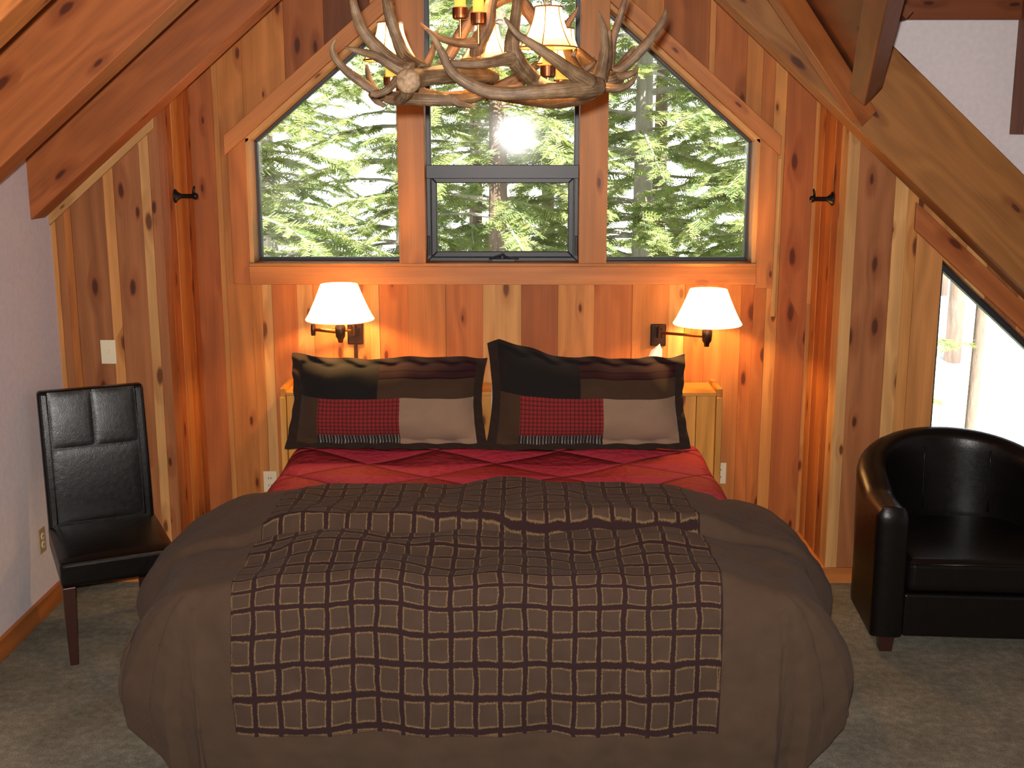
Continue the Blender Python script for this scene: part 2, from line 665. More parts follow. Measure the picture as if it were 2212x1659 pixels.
# weather skin behind the boards so no light leaks through the joints
mb = MB()
mb.prism([(XAL - .1, 0), (XAR + .1, 0), (XAR + .1, SILL - .02), (XAL - .1, SILL - .02)], YF + .03, YF + .16)
mb.prism([(XAL - .1, SILL - .02), (XWL - .03, SILL - .02), (XWL - .03, wt(XWL)), (XAL - .1, wt(XAL - .1))], YF + .03, YF + .16)
mb.prism([(XWR + .03, SILL - .02), (XAR + .1, SILL - .02), (XAR + .1, wt(XAR + .1)), (XWR + .03, wt(XWR))], YF + .03, YF + .16)
mb.prism([(XWL - .03, opn(XWL) + .02), (APEX, opn(APEX) + .04), (APEX, wt(APEX)), (RIDGE - .02, wt(RIDGE)), (XWL - .03, wt(XWL))], YF + .03, YF + .16)
mb.prism([(APEX, opn(APEX) + .04), (XWR + .03, opn(XWR) + .02), (XWR + .03, wt(XWR)), (APEX + .02, wt(APEX + .02))], YF + .03, YF + .16)
o = mb.build('wall_back_sheathing', plain('sheathing', sr(120, 90, 60), .8))
tag(o, 'outer sheathing behind the cedar gable boards', 'wall', None, 'structure')

# near wall left of the alcove
mb = MB()
px = [(112, 'tan'), (128, 'brn'), (146, 'org'), (162, 'brn'), (236, 'tan'), (258, 'brn'), (316, 'pale'), (337, 'brn')]
xs = [at(p, 600, YN).x for p, _ in px] + [XAL]
xs[0] = XL - .03
for i in range(len(px)):
    mb.prism([(xs[i], 0), (xs[i + 1], 0), (xs[i + 1], wt(xs[i + 1])), (xs[i], wt(xs[i]))], YN + (.004 if i % 2 else 0), YN + .12, wc(px[i][1]), seed())
w = mb.build('wall_back_left', M_wall, None, bevel=.0015, seg=1)
tag(w, 'short cedar boarded wall beside the alcove, behind the dining chair', 'wall', None, 'structure')

# near wall right of the alcove, with the triangular window
mb = MB()
px = [(1813, 'pale'), (1843, 'brn'), (1922, 'pale'), (1951, 'tan'), (1975, 'tan')]
xs = [XAR] + [at(p, 600, YN).x for p, _ in px[1:]]
TX, TZ, TS = 1.99, 1.60, .889                    # head of the triangular window and its slope
xs.append(TX)
kk = [k for _, k in px]
for i in range(len(px)):
    mb.prism([(xs[i], 0), (xs[i + 1], 0), (xs[i + 1], wt(xs[i + 1])), (xs[i], wt(xs[i]))], YN + (.004 if i % 2 else 0), YN + .12, wc(kk[i]), seed())
bx = [TX, 2.1, 2.2, 2.36, 2.5, 2.7, 2.9, 3.15, XR]
for i in range(len(bx) - 1):
    a, b = bx[i], bx[i + 1]
    g = lambda x: TZ - TS * (x - TX)
    k = ('tan', 'pale', 'brn', 'mid')[i % 4]
    mb.prism([(a, max(g(a), .34)), (b, max(g(b), .34)), (b, wt(b) if wt(b) > .5 else .6), (a, wt(a) if wt(a) > .5 else .6)], YN, YN + .12, wc(k), seed())
    mb.prism([(a, 0), (b, 0), (b, .34), (a, .34)], YN, YN + .12, wc(k), seed())
w = mb.build('wall_back_right', M_wall, None, bevel=.0015, seg=1)
tag(w, 'cedar boarded wall behind the black armchair', 'wall', None, 'structure')

# alcove returns
for nm, X, sg, ks, lab in (('wall_alcove_left', XAL, 1, ('red', 'mid', 'org', 'red'), 'cedar boarded side of the alcove left of the bed'),
                           ('wall_alcove_right', XAR, -1, ('red', 'org', 'red', 'mid'), 'cedar boarded side of the alcove right of the bed')):
    mb = MB()
    n = len(ks)
    for i, k in enumerate(ks):
        y0, y1 = YN + .121 + (YF - YN - .121) * i / n, YN + .121 + (YF - YN - .121) * (i + 1) / n
        xx = (X - .1, X + (.003 if i % 2 else 0)) if sg > 0 else (X - (.003 if i % 2 else 0), X + .1)
        mb.box(xx, (y0, y1), (0, wt(X) - .06), wc(k), seed())
    tag(mb.build(nm, M_wall, None, bevel=.0015, seg=1), lab, 'wall', None, 'structure')

# plaster walls
tag(MB().box((XL - .12, XL), (YB, YN), (0, 2.24)).build('wall_left', M_white), 'white plaster knee wall on the left', 'wall', None, 'structure')
mb = MB()
mb.box((XL - .12, XR + .12), (YB - .12, YB), (0, 3.2))
tag(mb.build('wall_front', M_white), 'white plaster wall behind the viewer', 'wall', None, 'structure')
mb = MB()
for y, z in (((YB, 1.2), (0, 2.8)), ((3.6, YN), (0, 2.8)), ((1.2, 3.6), (0, .9)), ((1.2, 3.6), (2.3, 2.8))):
    mb.box((XR, XR + .12), y, z)
tag(mb.build('wall_right', M_white), 'white plaster wall under the dormer on the right', 'wall', None, 'structure')
mb = MB()  # hidden infill, added to keep sun from leaking in at the roof edge
ys = [YB, 0, 1.5, 1.52, 3.0, 4.0, 4.9]
_bx = lambda y: (1.40 - .21 * (4.9 - y)) if y > 1.5 else .69
for a, b in zip(ys, ys[1:]):
    xa, xb = _bx(a), _bx(b)
    za, zb2 = zr(xa) + RAFT + .03, zr(xb) + RAFT + .03
    vs = [(x + dx, y, z) for dx in (-.03, .03) for x, y, z in ((xa, a, 2.72), (xb, b, 2.72), (xb, b, zb2), (xa, a, za))]
    mb.add(vs, [(3, 2, 1, 0), (4, 5, 6, 7), (0, 1, 5, 4), (1, 2, 6, 5), (2, 3, 7, 6), (3, 0, 4, 7)])
mb.prism([(1.30, 2.4), (1.8, 2.4), (1.8, 3.2), (1.30, 3.2)], 5.47, 5.54)
mb.prism([(1.34, 2.74), (1.60, 2.74), (1.60, 2.95), (1.34, 2.95)], 4.86, 5.54)
mb.t = [W['dark']] * len(mb.v)
tag(mb.build('wall_dormer_leak_infill', M_wall), 'unseen infill added to stop sun leaking in above the dormer opening', 'wall', None, 'structure')
# dormer cheek: white, standing on the right rafter
g = lambda x: zr(x) + RAFT - .02
ck = MB().prism([(1.2, g(1.2)), (XR, g(XR)), (XR, 2.85), (1.2, 2.85)], 5.40, 5.46)
tag(ck.build('wall_dormer', M_white), 'white plaster dormer cheek above the big right rafter', 'wall', None, 'structure')

# roof decks
DK = W['dark']
mb = MB()
nb = 22
for i in range(nb):
    y0, y1 = YB + (6.6 - YB) * i / nb, YB + (6.6 - YB) * (i + 1) / nb
    a = XL - .4
    L = Vector((1, 0, .852))
    mb.obb((a, y0, zl(a) + RAFT), L, (0, 1, 0), (-.852, 0, 1), (0, (RIDGE - a) * L.length + .02), (0, y1 - y0), (.0, .04), wc('dark'), seed())
tag(mb.build('ceiling_left', M_wall), 'left slope of the boarded ceiling above the rafters', 'ceiling', None, 'structure')
mb = MB()
bxl = lambda y: (1.40 - .21 * (4.9 - y)) if y > 1.5 else .69
for i in range(nb * 2):
    y0, y1 = YB + (6.6 - YB) * i / nb / 2, YB + (6.6 - YB) * (i + 1) / nb / 2
    ym = (y0 + y1) / 2
    xe = XR + .5 if ym > 5.53 else (1.55 if ym > 4.9 else bxl(ym))
    L = Vector((1, 0, -.898))
    mb.obb((RIDGE, y0, zr(RIDGE) + RAFT), L, (0, 1, 0), (.898, 0, 1), (-.02, (xe - RIDGE) * L.length), (0, y1 - y0), (.0, .04), wc('dark'), seed())
tag(mb.build('ceiling_right', M_wall), 'right slope of the boarded ceiling above the rafters', 'ceiling', None, 'structure')
mb = MB()
for i in range(24):
    y0, y1 = YB + (5.46 - YB) * i / 24, YB + (5.46 - YB) * (i + 1) / 24
    mb.box((bxl(min(y0, 4.9)) - .02, XR + .1), (y0, y1), (2.76, 2.80), wc('mid'), seed(), grain='x')
tag(mb.build('ceiling_dormer', M_wall), 'flat boarded ceiling of the dormer', 'ceiling', None, 'structure')


# rafters
def rafter(y0, y1, side, lab, x_end, k='org', cut=True):
    mb = MB()
    if side == 'L':
        mb.prism([(x_end, zl(x_end)), (RIDGE, zl(RIDGE)), (RIDGE, zl(RIDGE) + RAFT), (x_end, zl(x_end) + RAFT)], y0, y1, wc(k), seed(), (1, .852))
    else:
        mb.prism([(RIDGE, zr(RIDGE)), (x_end, zr(x_end)), (x_end, zr(x_end) + RAFT), (RIDGE, zr(RIDGE) + RAFT)], y0, y1, wc(k), seed(), (1, -.898))
    o = mb.build('ceiling_beam', M_beam, None, bevel=.006)
    return tag(o, lab, 'beam', 'exposed roof rafters', 'structure')


rafter(5.33, 5.50, 'L', 'brown left rafter nearest the gable wall, ending above the dining chair', -2.227, 'beam')
rafter(4.37, 4.53, 'L', 'second left rafter from the gable wall', -2.19, 'beam')
rafter(3.33, 3.49, 'L', 'third left rafter from the gable wall, in the top left corner', -2.19, 'org')
rafter(2.29, 2.45, 'L', 'fourth left rafter from the gable wall', -2.19, 'org')
rafter(5.33, 5.50, 'R', 'big right rafter with knots sloping down above the armchair', 3.42, 'olive')
mb = MB().box((RIDGE - .07, RIDGE + .07), (YB, YF - .02), (3.60, 4.02), wc('org'), seed(), grain='y')
tag(mb.build('ceiling_beam', M_beam, None, bevel=.005), 'ridge beam at the peak of the ceiling', 'beam', None, 'structure')


def roofbeam(p0, p1, width, depth, lab, k, side):
    """a timber lying in the right roof slope: p0-p1 is one lower edge, width goes to the given side"""
    p0, p1 = Vector(p0), Vector(p1)
    L = (p1 - p0)
    N = Vector((.898, 0, 1)).normalized()
    A = N.cross(L).normalized() * side
    mb = MB().obb(p0, L, A, N, (0, L.length), (0, width), (0, depth), wc(k), seed())
    return tag(mb.build('ceiling_beam', M_beam, None, bevel=.005), lab, 'beam', 'valley timbers of the dormer', 'structure')


pz = lambda x, y: (x, y, zr(x) - .004)
roofbeam(pz(1.435, 5.298), pz(.10, 3.77), .10, .09, 'orange valley timber crossing in front of the big right rafter', 'red', 1)
roofbeam(pz(1.335, 4.92), pz(.865, 3.0), .085, .10, 'dark dormer timber meeting the orange valley timber in a V', 'dark', 1)

pv = [(1.46, 5.20), (.30, 3.90), (.30, 3.0), (.90, 3.0), (1.38, 4.92)]
mb = MB()
vv = [(x, y, zr(x) + .13) for x, y in pv] + [(x, y, zr(x) + .16) for x, y in pv]
n = len(pv)
mb.add(vv, [tuple(range(n))[::-1], tuple(range(n, 2 * n))] + [(i, (i + 1) % n, (i + 1) % n + n, i + n) for i in range(n)], [(y, x, 3.) for x, y, z in vv], W['dark'])
tag(mb.build('ceiling_valley', M_wall), 'dark boarding between the two dormer timbers', 'ceiling', None, 'structure')

# ------------------------------------------------------------------ trims of the gable
ti = [0]


def trim(mb, lab, mat=None, name=None):
    ti[0] += 1
    return tag(mb.build(name or 'trim_%d' % ti[0], mat or M_trim, None, bevel=.003), lab, 'trim', None, 'structure')


# apron under the windows and the sill shelf
mb = MB().box((XWL - .005, XWR + .005), (YF - .022, YF + .002), (1.418, 1.512), wc('mid'), seed(), grain='x')
trim(mb, 'cedar apron board under the three gable windows')
mb = MB().box((XWL, XWR), (YF - .03, YF + .2), (1.512, 1.530), wc('mid'), seed(), grain='x')
trim(mb, 'cedar window sill ledge of the gable windows')
# jambs
jt = wc('pale')
mb = MB().box((XWL - .002, XWL + .022), (YF - .012, YF + .2), (1.53, wl(XWL)), jt, seed())
trim(mb, 'upright jamb at the left of the gable windows')
mb = MB().box((XWR - .022, XWR + .002), (YF - .012, YF + .2), (1.53, wr(XWR)), jt, seed())
trim(mb, 'upright jamb at the right of the gable windows')
mb = MB().prism([(XWL, wl(XWL) - .03), (APEX, opn(APEX) - .03), (APEX, opn(APEX)), (XWL, wl(XWL))], YF - .012, YF + .2, jt, seed(), (1, .84))
trim(mb, 'sloping jamb above the left gable window')
mb = MB().prism([(XWR, wr(XWR) - .03), (APEX, opn(APEX) - .03), (APEX, opn(APEX)), (XWR, wr(XWR))], YF - .012, YF + .2, jt, seed(), (1, -.855))
trim(mb, 'sloping jamb above the right gable window')
# casings
CT = .10
mb = MB().prism([(-1.49, wl(-1.49) + .0), (APEX, wl(APEX) + .005), (APEX, wl(APEX) + CT), (-1.49, wl(-1.49) + CT)], YF - .022, YF, wc('mid'), seed(), (1, .84))
trim(mb, 'sloping cedar casing above the left gable window')
mb = MB().prism([(1.325, wr(1.325)), (APEX, wr(APEX) + .005), (APEX, wr(APEX) + CT), (1.325, wr(1.325) + CT)], YF - .022, YF, wc('mid'), seed(), (1, -.855))
trim(mb, 'sloping cedar casing above the right gable window')
mb = MB().prism([(-1.475, 1.42), (XWL, 1.42), (XWL, wl(XWL)), (-1.475, wl(-1.475))], YF - .018, YF, wc('org'), seed())
trim(mb, 'upright cedar casing left of the gable windows')
mb = MB().prism([(XWR, 1.40), (1.312, 1.40), (1.312, wr(1.312)), (XWR, wr(XWR))], YF - .018, YF, wc('mid'), seed())
trim(mb, 'upright cedar casing right of the gable windows')
mb = MB().box((1.312, 1.335), (YF - .01, YF), (1.25, 2.06), wc('pale'), seed())
trim(mb, 'thin pale strip beside the right casing')
# posts
for a, b, lab in ((-.612, -.475, 'cedar post between the left and middle gable windows'), (.309, .452, 'cedar post between the middle and right gable windows')):
    mb = MB().box((a, b), (YF - .03, YF + .2), (1.529, opn((a + b) / 2) + CT), wc('mid'), seed())
    trim(mb, lab)
# pale strip along the left rafter on the near wall
mb = MB().prism([(XL, zl(XL) - .04), (XAL - .01, zl(XAL) - .04), (XAL - .01, zl(XAL) + .05), (XL, zl(XL) + .05)], YN - .02, YN, wc('pale'), seed(), (1, .852))
trim(mb, 'pale cedar strip under the left rafter by the plaster wall')
# casing of the triangular window
mb = MB().prism([(1.843, 1.868), (3.3, 1.868 - .875 * 1.457), (3.3, 1.742 - .875 * 1.457), (1.843, 1.742)], YN - .025, YN, wc('red'), seed(), (1, -.875))
trim(mb, 'sloping dark casing above the triangular window by the armchair')
# dormer head trim and hanging post
mb = MB().box((1.2, XR), (5.37, 5.40), (2.665, 2.76), wc('dark'), seed(), grain='x')
trim(mb, 'dark horizontal trim at the top of the white dormer cheek')
mb = MB().box((2.19, 2.36), (5.25, 5.40), (2.175, 2.76), wc('dark'), seed())
trim(mb, 'dark post end hanging down the white dormer cheek')

# baseboards
bh = .08


def baseboard(side, mb, lab):
    tag(mb.build('baseboard_' + side, M_trim, None, bevel=.004), lab, 'baseboard', None, 'structure')


baseboard('left', MB().box((XL, XL + .02), (YB, YN), (0, .095), wc('org'), seed(), grain='y'), 'cedar baseboard along the white knee wall')
baseboard('back_left', MB().box((XL + .02, XAL), (YN - .018, YN), (0, bh), wc('mid'), seed(), grain='x'), 'cedar baseboard behind the dining chair')
baseboard('back_right', MB().box((XAR - .018, XR), (YN - .018, YN), (0, bh), wc('org'), seed(), grain='x'), 'cedar baseboard behind the armchair')
baseboard('alcove_left', MB().box((XAL, XAL + .018), (YN - .018, YF), (0, bh), wc('org'), seed(), grain='y'), 'cedar baseboard on the left side of the alcove')
baseboard('alcove_right', MB().box((XAR - .018, XAR), (YN, YF), (0, bh), wc('mid'), seed(), grain='y'), 'cedar baseboard on the right side of the alcove')
baseboard('alcove', MB().box((XAL + .018, XAR - .018), (YF - .018, YF), (0, bh), wc('org'), seed(), grain='x'), 'cedar baseboard behind the bed')

# ------------------------------------------------------------------ windows
G = YF + .14


def frame(mb, poly, w, y0, y1):
    """mitred bar frame inside an XZ polygon (counter-clockwise)"""
    n = len(poly)
    P = [Vector(p) for p in poly]
    ins = []
    for i in range(n):
        a, b, c = P[i - 1], P[i], P[(i + 1) % n]
        d1, d2 = (b - a).normalized(), (c - b).normalized()
        n1, n2 = Vector((-d1.y, d1.x)), Vector((-d2.y, d2.x))
        k = (n1 + n2) / (1 + n1.dot(n2))
        ins.append(b + k * w)
    for i in range(n):
        j = (i + 1) % n
        mb.prism([tuple(P[i]), tuple(P[j]), tuple(ins[j]), tuple(ins[i])], y0, y1)
    return ins


def window(num, poly, lab, w=.016, y=G):
    e = empty('window_%d' % num, (poly[0][0], y, poly[0][1]))
    q = [(p[0] - poly[0][0], p[1] - poly[0][1]) for p in poly]
    mb = MB()
    ins = frame(mb, q, w, -.03, .03)
    mb.build('window_frame', M_black, e, bevel=.003)
    MB().prism([tuple(p) for p in ins], -.004, .004).build('pane', M_glass, e)
    tag(e, lab, 'window', None, 'structure')
    return e


window(1, [(-1.366, 1.53), (-.60, 1.53), (-.60, opn(-.60) - .03), (-1.366, opn(-1.366) - .03)], 'left fixed gable window with a sloping top')
window(2, [(.44, 1.53), (1.203, 1.53), (1.203, opn(1.203) - .03), (.44, opn(.44) - .03)], 'right fixed gable window with a sloping top')
# middle window: fixed light above, awning sash below
zt = opn(APEX) - .04
x0, x1 = -.478, .312
e = empty('window_3', (x0, G, 1.53))
rel = lambda x, z: (x - x0, z - 1.53)
mb = MB()
up = [rel(x0, 1.985), rel(x1, 1.985), rel(x1, opn(x1) - .03), rel(APEX, zt), rel(x0, opn(x0) - .03)]
ins = frame(mb, up, .024, -.03, .03)
lo = [rel(x0, 1.525), rel(x1, 1.525), rel(x1, 1.985), rel(x0, 1.985)]
frame(mb, lo, .022, -.03, .03)
mb.box((0, x1 - x0), (-.045, -.03), (.425, .495), (.1, .1, .1, 1), 0)
fr = mb.build('window_frame', M_black, e, bevel=.003)
MB().prism([tuple(p) for p in ins], -.004, .004).build('pane', M_glass, e)
mb = MB()
si = frame(mb, [rel(x0 + .024, 1.549), rel(x1 - .024, 1.549), rel(x1 - .024, 1.962), rel(x0 + .024, 1.962)], .03, -.042, -.008)
sash = mb.build('sash', M_black, e, bevel=.004)
MB().prism([tuple(p) for p in si], -.02, -.012).build('pane', M_glass, sash)
mb = MB()
cx_ = (-.078) - x0
mb.box((cx_ - .06, cx_ + .06), (-.085, -.04), (.0, .014))
mb.lathe([(.0, 0), (.018, 0), (.018, .02), (.008, .032), (0, .034)], (cx_ - .005, -.065, .01), 14)
mb.tube([(cx_ - .075, -.075, .012), (cx_ - .03, -.09, .03), (cx_, -.08, .036)], .006)
mb.tube([(cx_ + .08, -.08, .014), (cx_ + .03, -.09, .022), (cx_, -.075, .03)], .005)
mb.build('crank', M_black, e, bevel=.002)
for xx in (.01, x1 - x0 - .01):
    MB().box((xx - .006, xx + .006), (-.06, -.03), (.03, .13)).build('latch', M_iron, e, bevel=.002)
tag(e, 'middle gable window with a black framed awning sash below', 'window', None, 'structure')
# triangular window behind the armchair
tx1 = TX + (TZ - .34) / TS
window(4, [(TX, .34), (tx1, .34), (TX, TZ)], 'triangular window behind the armchair looking out on snow', .026, YN + .085)
window(5, [(0, 0), (2.4, 0), (2.4, 1.4), (0, 1.4)], 'unseen window added in the right wall for daylight', .05, 0)  # out of view, put in to let daylight into the room
bpy.data.objects['window_5'].location = (XR + .06, 1.2, .9)
bpy.data.objects['window_5'].rotation_euler = (0, 0, pi / 2)

# ------------------------------------------------------------------ bed
BX, BH, BY0, BY1 = -.10, .965, 3.74, 5.78
bed = tag(empty('bed', (BX, (BY0 + BY1) / 2, 0)), 'king bed in the alcove with pine bookcase headboard', 'bed')
oy = (BY0 + BY1) / 2
MB().box((-BH, BH), (BY0 - oy, BY1 - oy), (.16, .38)).build('box_spring', M_sheet, bed, bevel=.03, seg=3)
MB().box((-BH, BH), (BY0 - oy, BY1 - oy), (.382, .66)).build('mattress', M_sheet, bed, bevel=.06, seg=4)
for x in (-.88, .88):
    for y in (BY0 - oy + .12, BY1 - oy - .12):
        MB().lathe([(.03, 0), (.03, .16)], (x, y, 0), 14, close=True).build('leg', M_iron, bed)
hb = MB()
hx0, hx1, hy0, hy1 = -1.205 - BX, 1.03 - BX, 5.82 - oy, 6.075 - oy
PN = [sr(196, 138, 62), sr(184, 126, 52), sr(200, 144, 70)]
n = 22
for i in range(n):
    a, b = hx0 + .03 + (hx1 - hx0 - .06) * i / n, hx0 + .03 + (hx1 - hx0 - .06) * (i + 1) / n
    hb.box((a + .0015, b - .0015), (hy0 + .012, hy0 + .028), (.02, .885), PN[i % 3], seed())
head = hb.build('headboard', M_pine, bed, bevel=.002)
tag(head, 'yellow pine bookcase headboard')
MB().box((hx0 + .03, hx1 - .03), (hy0 + .002, hy1), (.885, .905), PN[0], seed(), grain='x').build('top_shelf', M_pine, head, bevel=.004)
for a, b in ((hx0, hx0 + .03), (hx1 - .03, hx1)):
    mb = MB().obb((0, 0, 0), (0, 0, 1), (1, 0, 0), (0, 1, 0), (0, .925), (a, b), (hy0, hy1), PN[1], seed())
    mb.build('side_panel', M_pine, head, bevel=.006)
    MB().box((a, b), (hy0 - .012, hy0), (0, .88), PN[2], seed()).build('corner_moulding', M_pine, head, bevel=.004)

# red quilt spread under the duvet
def quilt_fn(u, v):
    U = (u - .5) * 2 * 1.24
    du = max(0, abs(U) - BH + .04)
    s = 1 if U > 0 else -1
    x = max(-BH + .04, min(BH - .04, U))
    y = 5.66 - v * 1.55
    r = .07
    if du < r * 1.5:
        a = du / r
        x += s * r * sin(a)
        z = .697 - r * (1 - cos(a))
    else:
        a = 1.5
        k = du - r * 1.5
        x += s * (r * sin(a) + k * .1)
        z = .697 - r * (1 - cos(a)) - k
    z += (.006 * sin(x * 9 + y * 4) + .005 * sin(y * 13)) * (1 if y > 4.6 else .2)
    z -= .034 * max(0, min(1, (4.72 - y) / .2))
    if y < 4.6:
        x -= s * .03 * min(1, du / .1) if du > 0 else 0
    if v < .03:
        z -= .03 * (1 - v / .03)
    return (x + BX, y, z)


mb = MB().grid(quilt_fn, 90, 50, lambda u, v: ((u - .5) * 2.48, v * 1.55, 0), flip=True)
q = mb.build('quilt', M_quilt, None, smooth=True)
m = q.modifiers.new('solid', 'SOLIDIFY')
m.thickness, m.offset = .02, -1
tag(q, 'red diamond-stitched quilt spread on the mattress under the brown duvet', 'quilt')

# duvet -------------------------------------------------
VT, LF, LS = 4.78, .66, .62           # top edge of the duvet, overhang at foot and side
VL = VT - (BY0 - .02)
tot_v, tot_u = VL + LF, 2 * (BH + LS)
HEM = [(0, (.285, .04, .26)), (.2, (.295, .03, .215)), (.36, (.275, .0, .175)), (.5, (.17, -.03, .085)), (.62, (.115, -.05, .03)), (.72, (.06, -.02, .02)), (.85, (.02, -.03, .02)), (1, (0, -.06, .02))]


def lerp_list(L, t):
    for i in range(len(L) - 1):
        if t <= L[i + 1][0]:
            k = (t - L[i][0]) / (L[i + 1][0] - L[i][0])
            k = k * k * (3 - 2 * k)
            return [a + (b - a) * k for a, b in zip(L[i][1], L[i + 1][1])]
    return list(L[-1][1])


CRV = 4.16


def puff(x, y):
    z = .012 * sin(x * 5.1 + 1.3) * sin(y * 4.3 + .4) + .008 * sin(x * 11 + y * 7) + .006 * sin(x * 17 - y * 13 + 1)
    d = y - CRV - .02 * sin(x * 3 + .5)
    z += .062 / (1 + math.exp(-(d - .012) / .009)) * math.exp(-max(d, 0) / .30) - .022 * math.exp(-((d + .012) / .022) ** 2)
    z += .020 * math.exp(-((d + .16) / .08) ** 2) + .007 * sin(d * 52) * math.exp(-((d + .1) / .16) ** 2)
    return z


def duvet_fn(u, v):
    U = (u - .5) * tot_u
    V = v * tot_v
    s = 1 if U > 0 else -1
    du, dv = max(0, abs(U) - BH), max(0, V - VL)
    ex, ey = BX + max(-BH, min(BH, U)), VT - min(V, VL)
    ztop = .748
    edge_in = min(1, (1 - min(1, abs(U) / BH)) * 6)
    zt_ = ztop + puff(ex, ey) * (.45 + .55 * edge_in) - .055 * (max(0, abs(ex - BX) / BH - .62) / .38) ** 1.6
    if V < .05:
        zt_ -= .055 * (1 - V / .05) ** 2
    if du == 0 and dv == 0:
        # roll toward the foot edge
        return (ex, ey, zt_)
    su, sv = du / LS, dv / LF
    sm = max(su, sv)
    phi = atan2(sv, su) / (pi / 2)
    if dv == 0:
        d = ey - CRV
        up = 1 / (1 + math.exp(-(d - .0) / .035))
        near = max(0, min(1, (CRV - ey) / (CRV - BY0)))
        oo = (.385 + .06 * max(0, min(1, d / .45))) * up + (1 - up) * (.215 + .07 * near)
        hz = (.345 - .1 * max(0, d)) * up + (1 - up) * (.40 - .14 * near)
        H = [oo, 0, hz]
        k = 0
    else:
        H = lerp_list(HEM, phi)
        k = phi
    if s > 0:
        H[0] *= .84 if dv == 0 else .92
    # ripple on the hanging part
    rip = 0
    if phi > .97:
        rip = .014 * sin(ex * 11 + .8) + .010 * sin(ex * 23)
        H[1] += rip
    E = Vector((ex, ey, zt_))
    out = Vector((s * cos(phi * pi / 2), -sin(phi * pi / 2), 0))
    Hp = Vector((ex + s * H[0], ey + H[1], H[2]))
    hl = (.12 + .05 * (1 - k) if k < .9 else .10) + (.02 * up if dv == 0 else 0)
    P1 = E + out * hl
    P2 = Hp + Vector((out.x * .04, out.y * .06, .28 if k > .5 else .2))
    t = sm
    B = E * (1 - t) ** 3 + P1 * 3 * t * (1 - t) ** 2 + P2 * 3 * t * t * (1 - t) + Hp * t ** 3
    if k == 0:
        B.z += puff(ex, ey) * .0
    wv = .008 * sin(ex * 13 + t * 7) * sin(t * 5 + ey * 9)
    B += out * wv
    return tuple(B)


def duvet_uv(u, v):
    U, V = (u - .5) * tot_u, v * tot_v
    ins = 1.0 if (-.855 < U < .775 and .03 < V < tot_v - .13) else 0.0
    return (U + .855, V - .03, ins)


mb = MB().grid(duvet_fn, 170, 170, duvet_uv, flip=True)
dv = mb.build('duvet', M_duvet, None, smooth=True)
m = dv.modifiers.new('solid', 'SOLIDIFY')
m.thickness, m.offset = .03, -1
m = dv.modifiers.new('sub', 'SUBSURF')
m.levels = m.render_levels = 1
tex = bpy.data.textures.new('wrinkle', 'CLOUDS')
tex.noise_scale = .16
m = dv.modifiers.new('wrinkle', 'DISPLACE')
m.texture, m.strength, m.mid_level, m.texture_coords = tex, .022, .5, 'GLOBAL'
tag(dv, 'brown duvet with raw-edged square patches draped over the bed foot', 'duvet')


# pillow shams
def sham(loc, w, h, lean, rz, lab, corner=0., sd=0):
    rnd = random.Random(sd)
    e = empty('pillow_sham', loc, rz)
    mats = SHAM
    fl_ = .045

    def pos(u, v, side):
        U, V = (u - .5) * w, v * h
        iu = min(1, max(0, min(u * w, (1 - u) * w) - fl_) / .16)
        iv = min(1, max(0, min(v * h, (1 - v) * h) - fl_) / .13)
        b = (sin(iu * pi / 2) ** .8) * (sin(iv * pi / 2) ** .8) if iu > 0 and iv > 0 else 0
        d = side * (.006 + .085 * b)
        # corners droop inwards, sides pinch, a raised corner where the photo shows one
        U *= 1 - .06 * (1 - abs(2 * v - 1) ** 1.5) * abs(2 * u - 1) ** 3 - .02 * v
        V += (.004 * sin(u * 23 + sd) + .003 * sin(u * 41 + 2 * sd)) * v ** 3 + .006 * sin(u * 9 + sd * 2) * v
        V += corner * (.5 + .5 * cos(pi * min(1, u / .42))) * v ** 2 - corner * .35 * max(0, 1 - u / .06) * v ** 3
        V -= .015 * (1 - (2 * u - 1) ** 2) * v ** 4
        d += .006 * sin(u * 30 + v * 9 + sd) * v + .004 * sin(u * 13 - v * 17)
        if b == 0:
            d += .012 * sin(u * 40 + v * 33 + sd)
        top = max(0, v - .78) / .22
        y = -d + V * sin(lean) + .045 * top * top
        z = V * cos(lean) - .02 * top * top
        return (U, y, z)

    def patch(u, v):
        fu, fv = fl_ / w, fl_ / h
        if u < fu or u > 1 - fu or v < fv * .6 or v > 1 - fv * .4:
            return 0
        a = (u - fu) / (1 - 2 * fu)
        b = 1 - v
        if b < .44:
            if a < .46:
                return 1
            return 2 if b < .23 else 3
        if a < .13:
            return 3
        if a < .58:
            return 4 if b < .84 else 6
        return 5

    uvf = lambda u, v: (u * w + sd, v * h, 0)
    mb = MB().grid(lambda u, v: pos(u, v, 1), 100, 50, uvf, mfn=patch)
    mb.grid(lambda u, v: pos(u, v, -1), 100, 50, uvf, flip=True)
    mb.build('cover', mats, e, smooth=True)
    tag(e, lab, 'pillow', 'patchwork pillow shams')
    return e


sham((-.632, 5.475, .703), .975, .465, radians(20), radians(-1), 'patchwork pillow sham on the left, with level top edge', 0, 1)
sham((.335, 5.465, .703), .985, .468, radians(20), radians(1), 'patchwork pillow sham on the right, its top left corner raised', .095, 2)


# white sleeping pillows behind the shams
def pillow(loc, w, h, lean, lab, sd):
    e = empty('sleeping_pillow', loc)

    def pos(u, v, s):
        U, V = (u - .5) * w, v * h
        k = max(0, sin(u * pi)) ** .45 * max(0, sin(v * pi)) ** .5
        V += .01 * sin(u * 17 + sd)
        return (U, -s * .085 * k + V * sin(lean), V * cos(lean))
    MB().grid(lambda u, v: pos(u, v, 1), 40, 24).grid(lambda u, v: pos(u, v, -1), 40, 24, flip=True).build('pillowcase', M_sheet, e, smooth=True)
    tag(e, lab, 'pillow', 'white pillows behind the shams')


